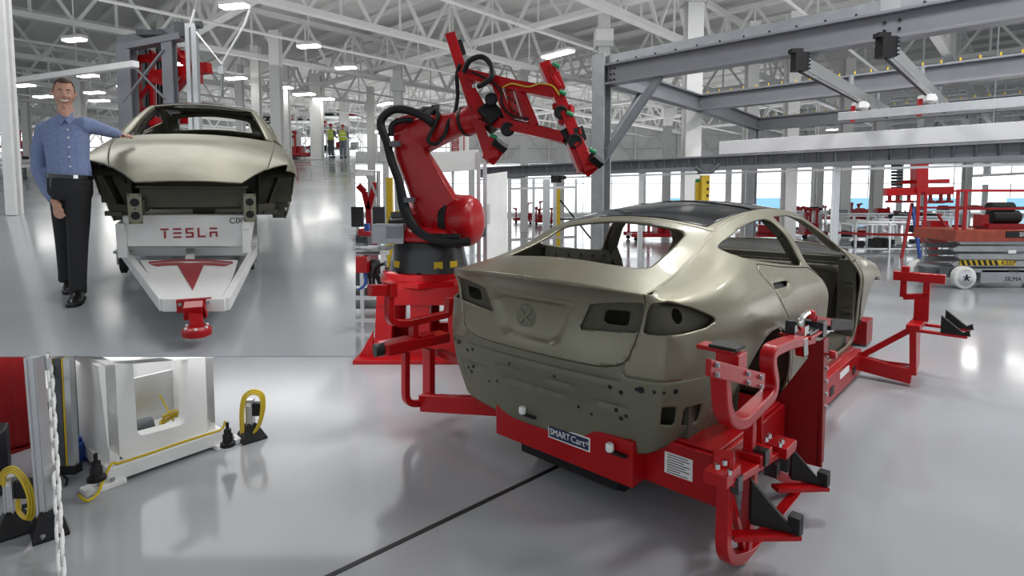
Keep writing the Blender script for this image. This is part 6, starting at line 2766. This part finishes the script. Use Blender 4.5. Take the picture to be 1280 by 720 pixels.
# cable along the floor plate
b = MB()
pts = [WP(1.02, .16, -.0), WP(.97, .115, -.01), WP(.8, .112, -.005), WP(.55, .112, .0), WP(.3, .112, -.005), WP(.1, .112, -.0), WP(.03, .13, -.02), WP(-.06, .06, -.06), WP(-.12, .02, -.10), WP(-.2, .015, -.12), WP(-.22, .03, -.05)]
b.tube(spline(pts, 6), .008, 6)
tag(b.build('floor_cable', M['cable']), 'yellow cable running along the foot of the white pedestal', 'cable')


def small_post(px, py, top, label, loop_pts, lab2):
    p = on_z(px, py)
    zt = at(px, top, p.y).z
    t = thing('sensor_post', label, 'post', p)
    b = MB()
    b.bar((p.x, p.y, .02), (p.x, p.y, zt), .045, .045, (0, 1, 0))
    for s_ in (-1, 1):
        b.bar((p.x + s_ * .018, p.y - .022, .02), (p.x + s_ * .018, p.y - .022, zt), .009, .006, (0, 1, 0))
    b.build('profile', M['alu'], t)
    b = MB()
    n = 4
    b.lathe((p.x, p.y, 0), (.0, 0, 1), [(.115, 0), (.115, .012), (.05, .10), (.035, .11)], 4)
    b.build('foot', M['black'], t, .004)
    b = MB()
    b.box((p.x + .05, p.y + .01, zt - .07), (.06, .05, .09))
    b.build('sensor_box', M['black'], t, .006)
    b = MB()
    b.box((p.x, p.y - .027, zt - .03), (.03, .004, .025))
    b.build('label', M['label'], t)
    b = MB()
    for k_ in range(3):
        o = Vector((.004 * k_, -.03 - .010 * k_, .004 * k_))
        mx, my = sum(q[0] for q in loop_pts) / len(loop_pts), sum(q[1] for q in loop_pts) / len(loop_pts)
        f_ = 1 - .13 * k_
        b.tube(spline([at(mx + (x - mx) * f_, my + (y - my) * (1 - .06 * k_) + k_, p.y) + o for x, y in loop_pts], 6), .0065, 6)
    tag(b.build('cable_loop', M['cable']), lab2, 'cable')
    return p


small_post(314, 548, 499, 'short grey profile post with black foot right of the white pedestal', [(304, 540), (303, 515), (306, 495), (314, 487), (324, 486), (332, 492), (333, 508), (328, 528), (320, 540)], 'yellow cable looped over the short post right of the white pedestal')
small_post(18, 664, 594, 'short grey profile post with black foot at the lower left corner', [(8, 600), (10, 586), (22, 580), (36, 590), (47, 610), (50, 630), (45, 645), (32, 636), (30, 620)], 'yellow cable bundle looped beside the lower left post')
# tall profile posts carrying the ramp edge
for px0, px1, py, w, lab in ((62, 62, 668, .055, 'tall grey profile post with black foot beside the white chain'), ):
    p = on_z(60, 668)
    zt = at(44, 446, p.y).z
    tp = at(42, 446, p.y)
    t = thing('profile_post', lab, 'post', p)
    b = MB()
    b.bar(p, tp, .055, .05, (0, 1, 0))
    for s_ in (-.016, .016):
        b.bar(p + Vector((s_, -.026, 0)), tp + Vector((s_, -.026, 0)), .010, .008, (0, 1, 0))
    b.build('profile', M['alu'], t)
    b = MB()
    b.lathe((p.x + .01, p.y, 0), (0, 0, 1), [(.10, 0), (.10, .015), (.055, .12), (.04, .13)], 4)
    b.build('foot', M['black'], t, .004)
    b = MB()
    b.cyl(p + Vector((.03, -.06, .03)), p + Vector((.03, -.075, .03)), .012, 8)
    b.build('bolt', M['galv'], t)
p = on_z(92, 606)
for i, (px, m, w) in enumerate(((68, 'alu', .03), (74, 'yellow', .02), (79, 'darkgrey', .035), (84, 'yellow', .018))):
    pass
t = thing('light_curtain', 'dark upright safety strip with yellow edges behind the white chain', 'sensor', on_z(82, 598))
q = on_z(82, 598)
for dx, w, m, nm in ((-.045, .035, 'alu', 'side_profile'), (-.005, .04, 'darkgrey', 'sensor_face'), (-.026, .012, 'yellow', 'edge_strip'), (.026, .012, 'yellow', 'edge_strip'), (.05, .035, 'alu', 'side_profile')):
    a_, c_ = at(82, 590, q.y), at(75, 447, q.y)
    b = MB()
    b.bar(Vector((a_.x + dx, q.y, .03)), Vector((c_.x + dx, q.y, c_.z)), w, .04, (0, 1, 0))
    b.build(nm, M[m], t)
b = MB()
b.box((a_.x, q.y, .06), (.16, .06, .05))
b.tube([(a_.x - .02, q.y - .03, .06), (a_.x + .05, q.y - .05, .02), (a_.x + .08, q.y - .10, .01)], .008, 6)
b.build('foot_block', M['black'], t, .004)
# red and black round posts at the far left
for px, r, m, lab, py, dy in ((8, .10, 'darkred', 'thick dark red round post at the left edge under the ramp', 560, 0), (26, .06, 'darkred', 'thinner dark red round post under the ramp beside the thick one', 558, .0), (98, .07, 'darkgrey', 'dark curved duct left of the white pedestal', 552, .35)):
    p = on_z(px, py)
    b = MB()
    zt = deck_z(p.y) - .012
    b.cyl((p.x, p.y, 0), (p.x, p.y, zt), r, 20)
    b.cyl((p.x, p.y, 0), (p.x, p.y, .02), r * 1.5, 20)
    tag(b.build('round_post', M[m], smooth=40), lab, 'post')
# white machine parts behind, under the ramp
for px, py, w, dpt, h, lab in ((50, 545, .55, .4, .34, 'white machine box under the ramp behind the profile post'), (118, 512, .7, .5, .40, 'low white machine housing left of the pedestal, under the ramp')):
    p = on_z(px, py)
    t = thing('machine_housing', lab, 'machine', p)
    b = MB()
    b.box(p + Vector((0, dpt / 2, h / 2)), (w, dpt, h))
    b.build('housing', M['white'], t, .01)
    b = MB()
    b.box(p + Vector((w * .05, -.004, h * .55)), (w * .7, .012, h * .3))
    b.build('cover', M['galv'], t, .003)
    b = MB()
    b.box(p + Vector((0, .05, .02)), (w * .8, .2, .04))
    b.build('plinth', M['darkgrey'], t)
b = MB()
p = on_z(20, 640)
b.tube(spline([on_z(-10, 655, .03), on_z(15, 640, .04), on_z(34, 632, .05), on_z(52, 640, .03), on_z(40, 655, .02), on_z(10, 668, .02)], 6), .011, 6)
tag(b.build('floor_hose', M['black']), 'black hose on the floor at the lower left corner', 'hose')
b = MB()
p = on_z(92, 575)
b.box(p + Vector((0, 0, .06)), (.16, .12, .12))
b.box(p + Vector((0, 0, .13)), (.10, .08, .03))
tag(b.build('blue_box', M['blue'], bevel=.01), 'small blue box on the floor left of the white pedestal', 'box')
# the black tarpaulin strip at the far left
b = MB()
p = on_z(6, 610)
b.plate([on_z(-20, 640), on_z(12, 612), on_z(16, 600), on_z(-20, 600)], (0, 0, .35))
tag(b.build('black_bin', M['black'], bevel=.01), 'black bin at the left edge behind the lower left post', 'bin')
# ---- white plastic chain, link by link, from the ramp edge down to the floor before the camera
A0 = at(62, 446, YF - .03)
A1 = on_z(78, 735, .0)
t = thing('plastic_chain', 'white plastic barrier chain hanging in front of the grey posts', 'chain', A1)
LN = .10
dvec = (A1 - A0)
nl = int(dvec.length / (LN * .73))
dn = dvec.normalized()
me = None
for i in range(nl):
    c = A0 + dvec * ((i + .5) / nl)
    s_ = dn.cross(Vector((0, 1, .2)) if i % 2 else Vector((1, 0, 0))).normalized()
    b = MB()
    hl, hr = LN / 2 - .026, .026
    loop = arc(dn * hl, hr, -math.pi / 2, math.pi / 2, 5, dn, s_) + arc(-dn * hl, hr, math.pi / 2, 3 * math.pi / 2, 5, dn, s_)
    b.tube([q + c for q in loop], .0078, 6, closed=True)
    b.build('link', M['label'], t, smooth=60)
b = MB()
b.tube([A0 + Vector((0, -.01, .03)), A0 + Vector((0, 0, -.02))], .006, 6)
b.build('hook', M['galv'], t)

split_all()
to_mesh_text()
